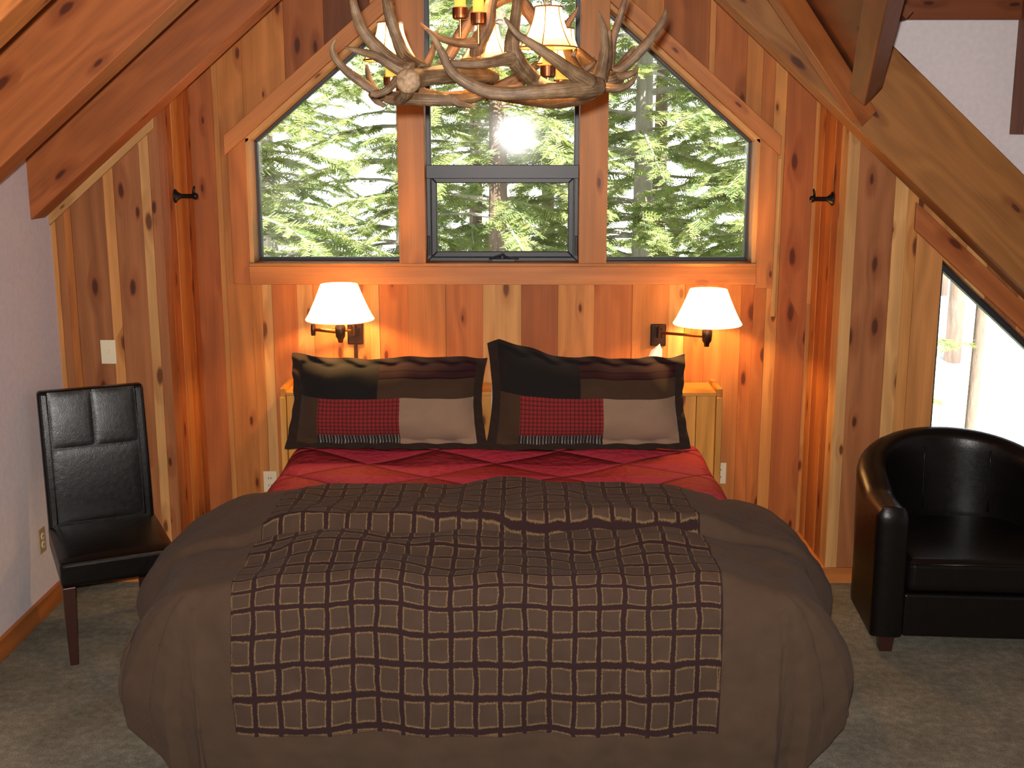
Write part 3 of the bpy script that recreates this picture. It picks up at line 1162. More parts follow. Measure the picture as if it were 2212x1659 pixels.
pillow((-.642, 5.70, .71), .92, .36, radians(10), 'white pillow behind the left patchwork sham', 1)
pillow((.332, 5.70, .71), .93, .36, radians(10), 'white pillow behind the right patchwork sham', 2)

# tissue box on the headboard, mostly hidden by the right sham
p = at(1412, 785, 5.95)
tb = empty('tissue_box', (p.x, 5.96, .906))
MB().box((-.06, .06), (-.06, .06), (0, .115)).build('box', plain('tissue_carton', sr(190, 150, 120), .7), tb, bevel=.003)
vs = [(-.045, .0, .112), (.04, -.012, .112), (.03, .025, .112), (-.03, .02, .112), (.03, .0, .225), (-.012, .012, .185), (.044, .006, .19)]
MB().add(vs, [(0, 1, 6, 4), (1, 2, 6), (2, 3, 5, 4), (3, 0, 5), (0, 4, 5), (2, 4, 6)]).build('tissue', M_tissue, tb)
tag(tb, 'tissue box on the headboard, white tissue peeping over the right sham', 'tissue box')


# ------------------------------------------------------------------ swing arm sconces
def sconce(plate_x, shade_x, z_plate, z_arm, z_shade, joints, lab, sd):
    """joints: arm joints as (x, distance from wall, z)"""
    e = empty('wall_sconce', (plate_x, YF, z_plate))
    o = Vector((plate_x, YF, z_plate))
    R = lambda x, d, z: (x - o.x, -d, z - o.z)
    MB().box((-.041, .041), (-.018, 0), (-.058, .058)).build('wall_plate', M_bronze, e, bevel=.006)
    MB().box((-.009, .009), (-.014, 0), (-.52, -.058)).build('cord_cover', M_bronze, e, bevel=.003)
    mb = MB().tube([R(o.x, .015, z_arm), R(o.x, .06, z_arm)], .011, 12)
    mb.lathe([(.0, -.028), (.016, -.028), (.016, .028), (.007, .034), (0, .036)], R(o.x, .06, z_arm), 16)
    mb.build('pivot', M_bronze, e, smooth=False, bevel=.002)
    pts = [(o.x, .06, z_arm)] + joints
    for a, b in zip(pts, pts[1:]):
        MB().tube([R(*a), R(*b)], .0075, 12).build('arm', M_cup, e, smooth=False)
    for j in joints[:-1]:
        MB().lathe([(0, -.03), (.011, -.03), (.013, 0), (.011, .026), (0, .028)], R(*j), 16).build('joint', M_bronze, e)
    ex = joints[-1]
    mb = MB().lathe([(0, -.05), (.012, -.05), (.014, -.035), (.024, -.02), (.026, .03), (.016, .042), (.016, .07)], R(*ex), 18)
    so = mb.build('socket', M_bronze, e, smooth=True)
    MB().tube([Vector(R(*ex)) + Vector((0, -.02, .015)), Vector(R(*ex)) + Vector((0, -.042, .015))], .006, 10).build('switch_knob', M_iron, so)
    zb_, zt_ = z_shade
    r0, r1 = .172, .092
    c = Vector(R(shade_x, ex[1], 0))
    prof = [(r0 - .003, zb_ - o.z), (r0, zb_ - o.z + .004)] + [(r0 + (r1 - r0) * t - .004 * sin(t * pi), zb_ - o.z + (zt_ - zb_) * t) for t in (.15, .3, .5, .7, .85)] + [(r1, zt_ - o.z), (r1 - .003, zt_ - o.z)]
    MB().lathe(prof, (c.x, c.y, 0), 48).build('lamp_shade', M_shade, e, smooth=True)
    mb = MB()
    for zz, rr in ((zt_ - o.z - .004, r1 - .002),):
        mb.tube([(c.x - rr, c.y, zz - .02), (c.x, c.y, zz - .02), (c.x + rr, c.y, zz - .02)], .002, 6)
        mb.tube([(c.x, c.y - rr, zz - .02), (c.x, c.y, zz - .02), (c.x, c.y + rr, zz - .02)], .002, 6)
    mb.tube([(c.x, c.y, ex[2] - o.z + .06), (c.x, c.y, zt_ - o.z - .02)], .003, 6)
    mb.build('harp', M_bronze, e)
    tag(e, lab, 'wall lamp', None)
    L = bpy.data.lights.new('sconce_bulb', 'POINT')
    L.energy, L.color, L.shadow_soft_size = 21, (1, .52, .16), .03
    lo = bpy.data.objects.new('sconce_bulb', L)
    C.objects.link(lo)
    lo.location = (shade_x, YF - ex[1], (zb_ + zt_) / 2 + .01)
    lo.parent = None
    return e


# left lamp: arm folded back on itself; right lamp: arm stretched along the wall
sconce(-.852, -.893, 1.161, 1.185, (1.270, 1.448), [(-1.05, .13, 1.20), (-.893, .25, 1.205)], 'left swing arm wall lamp with folded arm above the headboard', 1)
sconce(.730, .946, 1.154, 1.175, (1.248, 1.424), [(.946, .25, 1.185)], 'right swing arm wall lamp with arm reaching to the right', 2)


# ------------------------------------------------------------------ wall hooks
def hook(X, Y, Z, sg, lab):
    e = empty('wall_hook', (X, Y, Z))
    MB().lathe([(0, 0), (.034, 0), (.034, .004), (.022, .012), (.013, .026), (.011, .03)], (0, 0, 0), 20, axis=(sg, 0, 0)).build('rosette', M_iron, e, smooth=True)
    MB().lathe([(.011, .02), (.011, .085), (.014, .09), (.016, .1), (.012, .108), (0, .112)], (0, 0, 0), 16, axis=(sg, 0, 0)).build('peg', M_iron, e, smooth=True)
    MB().tube([(sg * .088, 0, .008), (sg * .09, 0, .03), (sg * .094, 0, .048)], [.007, .006, .004], 10).build('prong', M_iron, e, smooth=True)
    tag(e, lab, 'hook')


hook(XAL + .004, 5.77, 1.885, 1, 'black iron hook on the left side of the alcove')
hook(XAR - .004, 5.77, 1.872, -1, 'black iron hook on the right side of the alcove')

# ------------------------------------------------------------------ switch and outlets
e = empty('light_switch', (-1.959, YN, 1.159))
MB().box((-.036, .036), (-.007, 0), (-.058, .058)).build('cover_plate', M_plate, e, bevel=.003)
MB().box((-.005, .005), (-.017, -.007), (-.006, .012)).build('toggle', M_plate, e, bevel=.002)
for z in (-.03, .03):
    MB().lathe([(0, 0), (.003, 0), (.003, .002), (0, .002)], (0, -.007, z), 10, axis=(0, -1, 0)).build('screw', M_plate, e)
tag(e, 'ivory light switch on the cedar boards above the dining chair', 'light switch')


def outlet(loc, rz, mat, lab):
    e = empty('wall_outlet', loc, rz)
    MB().box((-.036, .036), (-.006, 0), (-.058, .058)).build('cover_plate', mat, e, bevel=.003)
    for z in (-.02, .02):
        r = MB().lathe([(0, 0), (.0165, 0), (.0165, .003), (0, .003)], (0, -.006, z), 18, axis=(0, -1, 0)).build('receptacle', M_plate, e)
        MB().box((-.008, -.005), (-.0105, -.009), (z - .004, z + .006)).box((.005, .008), (-.0105, -.009), (z - .004, z + .006)).build('slot', M_darkhole, r)
    tag(e, lab, 'outlet')


outlet((XL, 5.156, .349), pi / 2, M_outlet, 'tan wall outlet on the white knee wall beside the dining chair')
p = at(1568, 1022, YF)
outlet((p.x - .035, YF, p.z), 0, M_plate, 'white wall outlet low on the boards right of the bed')
p = at(584, 1040, YF)
outlet((p.x, YF, p.z), 0, M_plate, 'white wall outlet low on the boards left of the bed')

# ------------------------------------------------------------------ dining chair (parsons)
th = radians(26)
ch = tag(empty('dining_chair', (0, 0, 0), th), 'black leather high-back dining chair by the white wall', 'chair')
FLc = Vector((-1.872, 4.56, 0))
ch.location = FLc - Matrix.Rotation(th, 3, 'Z') @ Vector((-.23, -.30, 0))


def rbox(mb, x, y, z, n=6, top_puff=0.):
    mb.box(x, y, z)
    return mb


seat = MB().grid(lambda u, v: (-.23 + .46 * u, -.30 + .50 * v, .462 + .02 * (sin(u * pi) * sin(min(1, v * 1.02) * pi)) ** .6 if 0 < u < 1 and 0 < v < 1 else .455), 20, 20)
MB().box((-.23, .23), (-.30, .26), (.345, .455)).build('seat', M_leather, ch, bevel=.02, seg=4)
cu = seat.build('seat_pad', M_leather, ch, smooth=True)
mb = MB()
nv = 14
ring = []
vs, fs = [], []
for j in range(nv + 1):
    v = j / nv
    z = .40 + .655 * v
    y = .20 + .06 * v + .04 * v * v
    t_ = .07 - .012 * v
    vs += [(-.228, y, z), (.228, y, z), (.228, y + t_, z), (-.228, y + t_, z)]
for j in range(nv):
    for k in range(4):
        q = (k + 1) % 4
        fs.append((j * 4 + k, j * 4 + q, j * 4 + 4 + q, j * 4 + 4 + k))
fs += [(3, 2, 1, 0), (nv * 4, nv * 4 + 1, nv * 4 + 2, nv * 4 + 3)]
bk = MB().add(vs, fs).build('backrest', M_leather, ch, bevel=.016, seg=3, angle=50)
by = lambda z: .20 + .06 * ((z - .4) / .655) + .04 * ((z - .4) / .655) ** 2
# padded panels between the seams
for (a, b, z0, z1) in ((-.187, -.0015, .80, 1.05), (.0015, .187, .80, 1.05), (-.187, .187, .465, .797)):
    def pf(u, v, a=a, b=b, z0=z0, z1=z1):
        z = z0 + (z1 - z0) * v
        k = (max(0, sin(u * pi)) * max(0, sin(v * pi))) ** .35
        return (a + (b - a) * u, by(z) + .0005 - .0045 * k, z)
    MB().grid(pf, 18, 18, flip=False).build('back_panel', M_leather, bk, smooth=True)
for x in (-.19, .19):
    MB().tube([(x, by(z) + .001, z) for z in (.465, .6, .7, .8, .9, 1.05)], .003, 8).build('piping', M_leather, bk, smooth=True)
for x, y, tp in ((-.2, -.27, 0), (.2, -.27, 0), (-.165, .21, .04), (.165, .21, .04)):
    vs, fs = [], []
    for z, r, dy in ((0, .017, tp), (.345, .026, 0)):
        vs += [(x - r, y - r + dy, z), (x + r, y - r + dy, z), (x + r, y + r + dy, z), (x - r, y + r + dy, z)]
    fs = [(3, 2, 1, 0), (4, 5, 6, 7)] + [(k, (k + 1) % 4, 4 + (k + 1) % 4, 4 + k) for k in range(4)]
    MB().add(vs, fs).build('leg', M_legwood, ch, bevel=.003)

# ------------------------------------------------------------------ barrel armchair
AW, AD = .45, .40
ac = tag(empty('armchair', (1.978, 5.085, 0), radians(-4)), 'black leather barrel armchair under the triangular window', 'armchair')


def horseshoe(t, inset):
    """t 0..1 from the front left arm round the back to the front right arm"""
    hw, fy, r = AW - inset, -AD, AW - inset
    cy = -.02 + 0
    straight = (cy - fy)
    arc = pi * r
    L = 2 * straight + arc
    s = t * L
    if s < straight:
        return (-hw, fy + s)
    if s > L - straight:
        return (hw, fy + (L - s))
    a = (s - straight) / r
    return (-cos(a) * r, cy + sin(a) * r * .86)


topz = lambda t: .655 + .165 * sin(pi * max(0, min(1, (t - .12) / .76))) ** .9
NT_ = 64
mb = MB()
vs, fs = [], []
TH = .125
for i in range(NT_ + 1):
    t = i / NT_
    ox, oy_ = horseshoe(t, 0)
    ix, iy = horseshoe(t, TH)
    zt = topz(t)
    fl = 1.0 + .035 * sin(pi * t)
    sec = [(0, .085), (0, .3), (-.02, .55), (-.022, zt - .07)]
    for a in range(0, 9):
        ang = pi - pi * a / 8
        sec.append((.5 + .52 * cos(ang), zt - .045 + .045 * sin(ang)))
    sec += [(1.02, zt - .09), (1.0, .5), (1.0, .28), (1.0, .085)]
    for k, z in sec:
        x, y = ox + (ix - ox) * k, oy_ + (iy - oy_) * k
        rec = max(0, z - .3) * .10 * sin(pi * t)
        vs.append((x * 1, y + rec, z))
ns = len(sec)
for i in range(NT_):
    for k in range(ns - 1):
        a = i * ns + k
        fs.append((a, a + ns, a + ns + 1, a + 1))
fs.append(tuple(range(ns)))
fs.append(tuple(range(NT_ * ns + ns - 1, NT_ * ns - 1, -1)))
sh = MB().add(vs, fs).build('barrel_back', M_leather, ac, smooth=True, bevel=.012, seg=3, angle=60)
# front rolls of the arms
for s in (-1, 1):
    x = s * (AW - TH / 2)
    def fr_fn(u, v, x=x):
        a = u * pi
        z = .09 + (.565) * v
        rr = TH / 2 + .004
        k = 1 - .0 * v
        top = max(0, (v - .9) / .1)
        return (x - cos(a) * rr * (1 - .35 * top ** 2), -AD - sin(a) * .028 * (1 - top ** 2 * .7), z)
    MB().grid(fr_fn, 14, 24).build('arm_front', M_leather, sh, smooth=True)
# seat
mb = MB()
sw = AW - TH - .004
mb.box((-sw, sw), (-AD + .0, .22), (.085, .275))
mb.build('front_rail', M_leather, ac, bevel=.012, seg=3)
mb = MB()
mb.box((-sw + .003, sw - .003), (-AD - .012, .24), (.283, .43))
mb.build('seat_cushion', M_leather, ac, bevel=.035, seg=5)
MB().tube([(-sw + .01, -AD - .012, .412), (0, -AD - .014, .414), (sw - .01, -AD - .012, .412)], .005, 8).build('piping', M_leather, ac, smooth=True)


def inner(t, z):
    ox, oy_ = horseshoe(t, 0)
    ix, iy = horseshoe(t, TH + .001)
    return (ix, iy + max(0, z - .3) * .10 * sin(pi * t), z)


for t in (.45, .62):
    MB().tube([inner(t, z) for z in (.45, .52, .6, .68, .74)], .0045, 8).build('piping', M_leather, sh, smooth=True)
for t0 in (.235, .765):
    MB().tube([inner(t0 + (.5 - t0) * .0, z) for z in (.46, .55, .63, .69)], .004, 8).build('piping', M_leather, sh, smooth=True)
for x, y in ((-.375, -.345), (.375, -.345), (-.25, .25), (.25, .25)):
    vs = []
    for z, r in ((0, .026), (.09, .034)):
        vs += [(x - r, y - r, z), (x + r, y - r, z), (x + r, y + r, z), (x - r, y + r, z)]
    fs = [(3, 2, 1, 0), (4, 5, 6, 7)] + [(k, (k + 1) % 4, 4 + (k + 1) % 4, 4 + k) for k in range(4)]
    MB().add(vs, fs).build('leg', M_legwood, ac, bevel=.003)

# ------------------------------------------------------------------ antler chandelier
cd = tag(empty('antler_chandelier', (-.05, 3.5, 2.25)), 'elk antler chandelier with small parchment shades hanging over the bed', 'chandelier')
CO = Vector((-.05, 3.5, 2.25))


def zp(x, y, Y):
    """a point measured in the enlarged view of the chandelier"""
    return at(690 + x * .35714, y * .35714, Y) - CO


def limb(mb, pts, k=6, n=12, seed_=0.):
    """pts: (x, y, Y, radius in enlarged pixels)"""
    P = []
    for x, y, Y, r in pts:
        q = zp(x, y, Y)
        P.append((q.x, q.y, q.z, r * .35714 * Y / F))
    sp = []
    V3 = [Vector((p[0], p[1], p[2])) for p in P]
    path = smoothpath(V3, k)
    rad = []
    for i in range(len(P) - 1):
        for j in range(k):
            t = j / k
            rad.append(P[i][3] * (1 - t) + P[i + 1][3] * t)
    rad.append(P[-1][3])
    rr = random.Random(len(mb.v) + int(pts[0][0]))
    rad = [max(.002, r * (1 + rr.uniform(-.05, .05))) for r in rad]
    base = len(mb.v)
    N = len(path)
    tints = []
    tip = P[-1][3] < 14 * .35714 * 3.5 / F
    for i in range(N):
        f = i / (N - 1)
        if tip:
            c = .95 + .75 * max(0, f - .55)
        else:
            c = .95
        tints += [(c, c, c, 1)] * n
    mb.tube(path, rad, n, tints, seed_)


def antler(limbs, sd):
    mb = MB()
    for L in limbs:
        limb(mb, L, seed_=sd)
    return mb.build('antler', M_antler, cd, smooth=True)


f1, f0, mid_, bk_ = 3.1, 3.2, 3.5, 3.85
# front left antler with its sawn burr turned to the viewer
antler([[(535, 490, 3.05, 58), (590, 470, 3.1, 60), (700, 455, 3.15, 56), (850, 450, 3.25, 48), (1000, 455, 3.4, 40), (1060, 470, 3.5, 30)],
        [(560, 450, 3.1, 46), (470, 415, 3.1, 36), (350, 345, 3.08, 27), (240, 310, 3.05, 20), (152, 286, 3.05, 6)],
        [(560, 430, 3.1, 50), (470, 390, 3.12, 46), (350, 290, 3.1, 40), (255, 170, 3.08, 34), (205, 20, 3.06, 26), (190, -120, 3.1, 8)],
        [(640, 430, 3.12, 48), (530, 360, 3.2, 42), (465, 220, 3.22, 36), (420, 70, 3.22, 32), (395, -90, 3.24, 22), (400, -180, 3.25, 8)],
        [(530, 520, 3.1, 44), (520, 570, 3.12, 36), (470, 610, 3.18, 28), (400, 600, 3.2, 22)],
        [(470, 480, 3.08, 26), (415, 540, 3.06, 24), (350, 570, 3.06, 22), (312, 566, 3.06, 16)]], 1)
mb = MB()
c = zp(535, 490, 3.045)
mb.lathe([(0, .012), (.020, .011), (.027, .006), (.031, 0), (.030, -.012)], c, 24, axis=(-.1, -1, -.05))
mb.build('sawn_burr', M_bone, cd, smooth=True)
# left lower antler
antler([[(330, 570, 3.3, 30), (450, 590, 3.25, 38), (620, 600, 3.2, 40), (780, 605, 3.2, 36), (900, 600, 3.25, 30), (1010, 570, 3.3, 22)],
        [(360, 570, 3.3, 30), (260, 500, 3.3, 30), (165, 430, 3.3, 27), (95, 350, 3.3, 22), (78, 285, 3.3, 16), (100, 235, 3.3, 5)],
        [(340, 560, 3.32, 24), (305, 490, 3.36, 20), (290, 420, 3.38, 14), (285, 390, 3.38, 5)],
        [(310, 570, 3.28, 18), (345, 610, 3.26, 20), (395, 640, 3.26, 12)],
        [(800, 600, 3.2, 30), (850, 630, 3.2, 20), (925, 640, 3.2, 6)]], 2)
# long front antler, crown at the right
antler([[(1690, 520, 3.1, 56), (1600, 530, 3.06, 60), (1450, 545, 3.02, 48), (1280, 560, 3.0, 42), (1100, 565, 3.0, 40), (960, 535, 3.0, 38), (850, 475, 3.0, 34), (785, 410, 3.0, 28), (740, 320, 3.0, 24), (690, 225, 3.0, 16), (648, 178, 3.0, 5)],
        [(1640, 500, 3.06, 48), (1530, 440, 3.02, 44), (1410, 350, 2.98, 34), (1290, 270, 2.96, 28), (1190, 200, 2.95, 20), (1118, 105, 2.95, 6)],
        [(1680, 500, 3.1, 46), (1710, 390, 3.12, 34), (1725, 270, 3.13, 26), (1715, 160, 3.13, 20), (1688, 68, 3.13, 6)],
        [(1690, 490, 3.14, 44), (1740, 400, 3.22, 26), (1752, 260, 3.26, 18), (1757, 180, 3.26, 6)]], 3)
# forked antler in the middle
antler([[(1310, 500, 3.25, 46), (1240, 430, 3.2, 52), (1180, 350, 3.16, 60), (1165, 270, 3.16, 46), (1180, 150, 3.18, 34), (1195, 20, 3.2, 30), (1200, -160, 3.25, 24)],
        [(1195, 340, 3.16, 50), (1110, 360, 3.13, 36), (980, 385, 3.1, 30), (850, 388, 3.08, 26), (770, 380, 3.07, 20), (708, 372, 3.06, 6)],
        [(1310, 500, 3.25, 46), (1400, 540, 3.2, 46), (1520, 545, 3.12, 40)]], 4)
# right hand crown
antler([[(1800, 470, 3.35, 50), (1720, 500, 3.3, 50), (1600, 470, 3.4, 40), (1540, 400, 3.55, 34), (1500, 300, 3.7, 28)],
        [(1780, 440, 3.34, 34), (1850, 400, 3.34, 30), (1940, 310, 3.34, 30), (2020, 210, 3.34, 26), (2080, 120, 3.34, 20), (2096, 52, 3.34, 6)],
        [(1760, 420, 3.4, 26), (1775, 250, 3.42, 24), (1815, 110, 3.42, 22), (1850, -10, 3.42, 16), (1870, -60, 3.42, 6)],
        [(1790, 440, 3.4, 28), (1850, 360, 3.45, 22), (1885, 310, 3.45, 14), (1908, 278, 3.45, 5)],
        [(1790, 470, 3.32, 30), (1860, 455, 3.3, 22), (1910, 430, 3.3, 16), (1920, 392, 3.3, 5)],
        [(1730, 530, 3.28, 30), (1810, 535, 3.25, 24), (1880, 505, 3.25, 18), (1926, 442, 3.25, 5)],
        [(1570, 450, 3.5, 20), (1640, 400, 3.5, 16), (1665, 370, 3.5, 6)]], 5)
# lit upright antler behind
antler([[(960, 470, 3.75, 40), (955, 400, 3.72, 42), (955, 320, 3.7, 48), (965, 250, 3.68, 50), (1015, 150, 3.66, 44), (1035, 30, 3.66, 36), (1070, -100, 3.66, 30), (1100, -200, 3.64, 20)],
        [(965, 255, 3.68, 46), (890, 262, 3.66, 28), (790, 250, 3.64, 22), (700, 215, 3.62, 16), (610, 138, 3.6, 5)],
        [(780, 350, 3.85, 34), (850, 220, 3.85, 38), (940, 80, 3.85, 40), (1050, 15, 3.85, 40), (1180, -40, 3.85, 34)]], 6)
# back of the ring
antler([[(600, 560, 3.4, 34), (760, 590, 3.75, 34), (940, 570, 3.9, 36), (1100, 520, 3.95, 34), (1250, 440, 3.95, 30), (1340, 375, 3.95, 18)],
        [(1000, 560, 3.85, 34), (1200, 590, 3.8, 38), (1400, 615, 3.6, 40), (1560, 600, 3.4, 38), (1660, 560, 3.25, 30)],
        [(1150, 540, 3.9, 24), (1230, 500, 3.9, 20), (1300, 440, 3.88, 6)],
        [(560, 470, 3.6, 34), (640, 400, 3.65, 24), (690, 290, 3.66, 18), (716, 178, 3.66, 5)]], 7)
antler([[(1210, -20, 3.85, 34), (1280, 90, 3.88, 40), (1400, 220, 3.9, 44), (1530, 310, 3.8, 44), (1640, 390, 3.6, 40), (1720, 450, 3.45, 36)],
        [(1480, 270, 3.85, 26), (1500, 150, 3.85, 22), (1540, 90, 3.85, 14), (1566, 40, 3.85, 5)],
        [(1510, 420, 3.6, 26), (1530, 350, 3.6, 20), (1556, 292, 3.6, 5)],
        [(1560, 430, 3.62, 20), (1640, 375, 3.62, 14), (1665, 345, 3.62, 5)]], 8)


def lamp_unit(x, yb, yc, Y, kind=1, watts=7.5, shade_y=None, sc=1.0):
    """x, yb: cup bottom and yc: cup top in the enlarged view"""
    b, c_ = zp(x, yb, Y), zp(x, yc, Y)
    z0, z1 = b.z, c_.z
    k = .35714 * Y / F
    r = 46 * k * sc
    o = (b.x, b.y, 0)
    cup = MB().lathe([(0, z0), (r * .82, z0), (r * .96, z0 + .004), (r, z0 + .012), (r, z1 - .002), (r * .95, z1), (r * .8, z1), (r * .8, z0 + .01), (0, z0 + .01)], o, 24).build('candle_cup', M_cup, cd, smooth=False)
    MB().tube([(b.x, b.y, z0 - .05), (b.x, b.y, z0 + .002)], .004, 8).build('stem', M_cup, cup)
    zs = z1 + .042
    MB().lathe([(0, z0 + .012), (r * .72, z0 + .012), (r * .70, zs + .03), (r * .5, zs + .034), (0, zs + .034)], o, 18).build('candle_sleeve', M_candle, cd, smooth=True)
    h = .105 * sc
    prof = []
    for i in range(11):
        t = i / 10
        rr = .036 + (.078 - .036) * (1 - t) ** 1.75
        prof.append((rr * sc, zs + .004 + h * t))
    sh_ = MB().lathe(prof, o, 36)
    so = sh_.build('lamp_shade', M_vellum, cd, smooth=True)
    mb = MB()
    for i in range(6):
        a = pi * i / 3 + .3
        mb.tube([(b.x + cos(a) * (p[0] + .001), b.y + sin(a) * (p[0] + .001), p[1]) for p in prof], .0016, 5)
    for p in (prof[0], prof[-1]):
        ring_ = [(b.x + cos(2 * pi * i / 36) * p[0], b.y + sin(2 * pi * i / 36) * p[0], p[1]) for i in range(37)]
        mb.tube(ring_, .0024, 6, caps=False)
    mb.build('lacing', M_lace, so, smooth=True)
    L = bpy.data.lights.new('candle_bulb', 'POINT')
    L.energy, L.color, L.shadow_soft_size = watts, (1, .54, .2), .014
    lo = bpy.data.objects.new('candle_bulb', L)
    C.objects.link(lo)
    lo.location = CO + Vector((b.x, b.y, zs + .06))


lamp_unit(435, 520, 465, 3.55)
lamp_unit(1382, 470, 395, 3.30)
lamp_unit(1012, 516, 455, 3.75)
lamp_unit(1462, 540, 482, 3.75)
lamp_unit(852, 118, 45, 3.62)
lamp_unit(962, 152, 76, 3.42)
# hub, rod and chain up to the ridge
hub = zp(1120, -230, 3.6)
MB().lathe([(0, -.05), (.03, -.045), (.045, 0), (.03, .05), (.01, .07), (0, .07)], (0, .05, hub.z), 20).build('hub', M_cup, cd, smooth=True)
for p in ((1195, -160, 3.25), (1100, -200, 3.64), (1180, -40, 3.85), (395, -90, 3.24)):
    a = zp(*p)
    MB().tube([a, (a.x * .5, a.y * .5 + .03, hub.z - .03), (0, .05, hub.z)], .006, 8).build('support_rod', M_cup, cd, smooth=True)
mb = MB()
zz = hub.z + .07
i = 0
while zz < 1.335:
    ang = (i % 2) * pi / 2
    ring_ = [(cos(ang) * .012 * cos(2 * pi * k / 12), .05 + sin(ang) * .012 * cos(2 * pi * k / 12), zz + .02 + .022 * sin(2 * pi * k / 12)) for k in range(13)]
    mb.tube(ring_, .0035, 6, caps=False)
    zz += .034
    i += 1
mb.build('chain', M_cup, cd, smooth=True)
MB().lathe([(0, 1.30), (.05, 1.31), (.06, 1.345), (.06, 1.352), (0, 1.352)], (0, .05, 0), 24).build('ceiling_canopy', M_cup, cd, smooth=True)

# ------------------------------------------------------------------ outdoors
def snow_mat():
    t = NT('snow')
    p = t.obj()
    n = t.noise(p, .6, 4)
    t.bsdf(t.mix(n, (.82, .85, .9, 1), (.93, .94, .96, 1)), .8, t.bump(t.noise(p, 2.5, 4), .4, .1), Specular_IOR_Level=.2)
    return t.mat


def hill(x, y):
    k = max(0, y - 16)
    return -3.1 + .10 * k + .004 * k * k - .02 * max(0, x) + .12 * sin(x * .5 + y * .3)


mb = MB().grid(lambda u, v: (-60 + 130 * u, 6.4 + 75 * v, hill(-60 + 130 * u, 6.4 + 75 * v)), 90, 70)
tag(mb.build('snow_ground', snow_mat(), None, smooth=True), 'snow covered hillside outside the windows', 'snow', None, 'structure')


def bark_mat(name, c1, c2):
    t = NT(name)
    n = t.noise(t.vmul(t.obj(), (9, 9, 2)), 1.5, 5, .65)
    t.bsdf(t.mix(n, c1, c2), .9, t.bump(n, .8, .03), Specular_IOR_Level=.1)
    return t.mat


def needle_mat():
    t = NT('conifer_needles')
    tint = t.attr('tint', 'Color')
    d = t.n('BsdfDiffuse')
    tl = t.n('BsdfTranslucent')
    m = t.n('MixShader')
    m.inputs[0].default_value = .45
    t.l(tint, d.inputs[0])
    t.l(t.mix(1.0, tint, (1.2, 1.25, .9, 1), 'MULTIPLY'), tl.inputs[0])
    t.l(d.outputs[0], m.inputs[1])
    t.l(tl.outputs[0], m.inputs[2])
    t.l(m.outputs[0], t.out.inputs[0])
    return t.mat


M_needle = needle_mat()
M_bark = bark_mat('brown_bark', sr(92, 72, 60), sr(170, 150, 136))
M_barkp = bark_mat('pale_bark', sr(140, 128, 118), sr(214, 206, 198))


def conifer(name, H, R, trunk_r, seed_, first=.12, dens=1.0, size=1.0):
    """trunk, bare branches and needle sprays of one fir; returns three meshes"""
    rn = random.Random(seed_)
    tr, fo = MB(), MB()
    tr.tube([(0.02 * sin(i * 1.3), 0.02 * cos(i), H * i / 8) for i in range(9)], [trunk_r * (1 - .88 * i / 8) for i in range(9)], 12)
    br = MB()
    z = H * first
    vs, fs, ts = [], [], []
    while z < H * .985:
        f = z / H
        n = rn.choice((4, 5, 5))
        for b in range(n):
            if rn.random() > dens:
                continue
            a = rn.uniform(0, 2 * pi)
            Lb = R * (1 - f) ** .72 * rn.uniform(.65, 1.1) + .15
            droop = rn.uniform(.12, .42)
            rise = rn.uniform(-.05, .22)
            pts = []
            for i in range(6):
                s = i / 5
                r_ = Lb * s
                pts.append(Vector((cos(a + .1 * s) * r_, sin(a + .1 * s) * r_, z + rise * Lb * s - droop * Lb * s * s)))
            br.tube(pts, [max(.006, .03 * (1 - .9 * i / 5) * (Lb / 2)) for i in range(6)], 5, caps=False)
            # sprays
            cnt = int(Lb * 34)
            for k in range(cnt):
                s = .18 + .82 * (k + rn.random()) / cnt
                i = min(4, int(s * 5))
                p = pts[i].lerp(pts[i + 1], s * 5 - i)
                d = (pts[i + 1] - pts[i]).normalized()
                sd_ = 1 if rn.random() < .5 else -1
                side = Vector((-d.y, d.x, 0)).normalized() * sd_
                tl_ = rn.uniform(.14, .32) * size * (1.15 - .5 * s)
                td = (d * rn.uniform(.4, .9) + side * rn.uniform(.5, 1) + Vector((0, 0, rn.uniform(-.5, .12)))).normalized()
                nrm = (td.cross(Vector((0, 0, 1))).cross(td) + Vector((rn.uniform(-.6, .6), rn.uniform(-.6, .6), 0))).normalized()
                w_ = td.cross(nrm).normalized()
                g_ = rn.uniform(.75, 1.2)
                yl = rn.random()
                colr = (.26 * g_ + .14 * yl * g_, .34 * g_ + .08 * yl * g_, .17 * g_, 1)
                nb_ = 7
                for q in range(nb_):
                    t0 = q / nb_
                    base = p + td * tl_ * t0
                    for sg in (-1, 1):
                        ln = tl_ * .42 * (1 - .6 * t0) * rn.uniform(.7, 1.2)
                        dd = (td * .8 + w_ * sg + nrm * rn.uniform(-.25, .25)).normalized()
                        tip = base + dd * ln
                        pw = (td.cross(nrm) if False else td) * .011 * size
                        n0 = len(vs)
                        vs += [base - pw, base + pw, tip + pw * .5, tip - pw * .5]
                        fs.append((n0, n0 + 1, n0 + 2, n0 + 3))
                        ts += [colr] * 4
        z += rn.uniform(.14, .26) * (.7 + H / 30)
    fo.add(vs, fs, None, ts)
    return tr, br, fo


def plant(x, y, proto, s, rz, lab, z=None):
    root, kids = proto
    r = root.copy()
    C.objects.link(r)
    r.location = (x, y, hill(x, y) - .1 if z is None else z)
    r.scale = (s, s, s)
    r.rotation_euler = (0, 0, rz)
    for ch_ in kids:
        k_ = ch_.copy()
        k_.parent = r
        C.objects.link(k_)
    tag(r, lab, 'tree', 'conifers outside the gable windows')
    return r


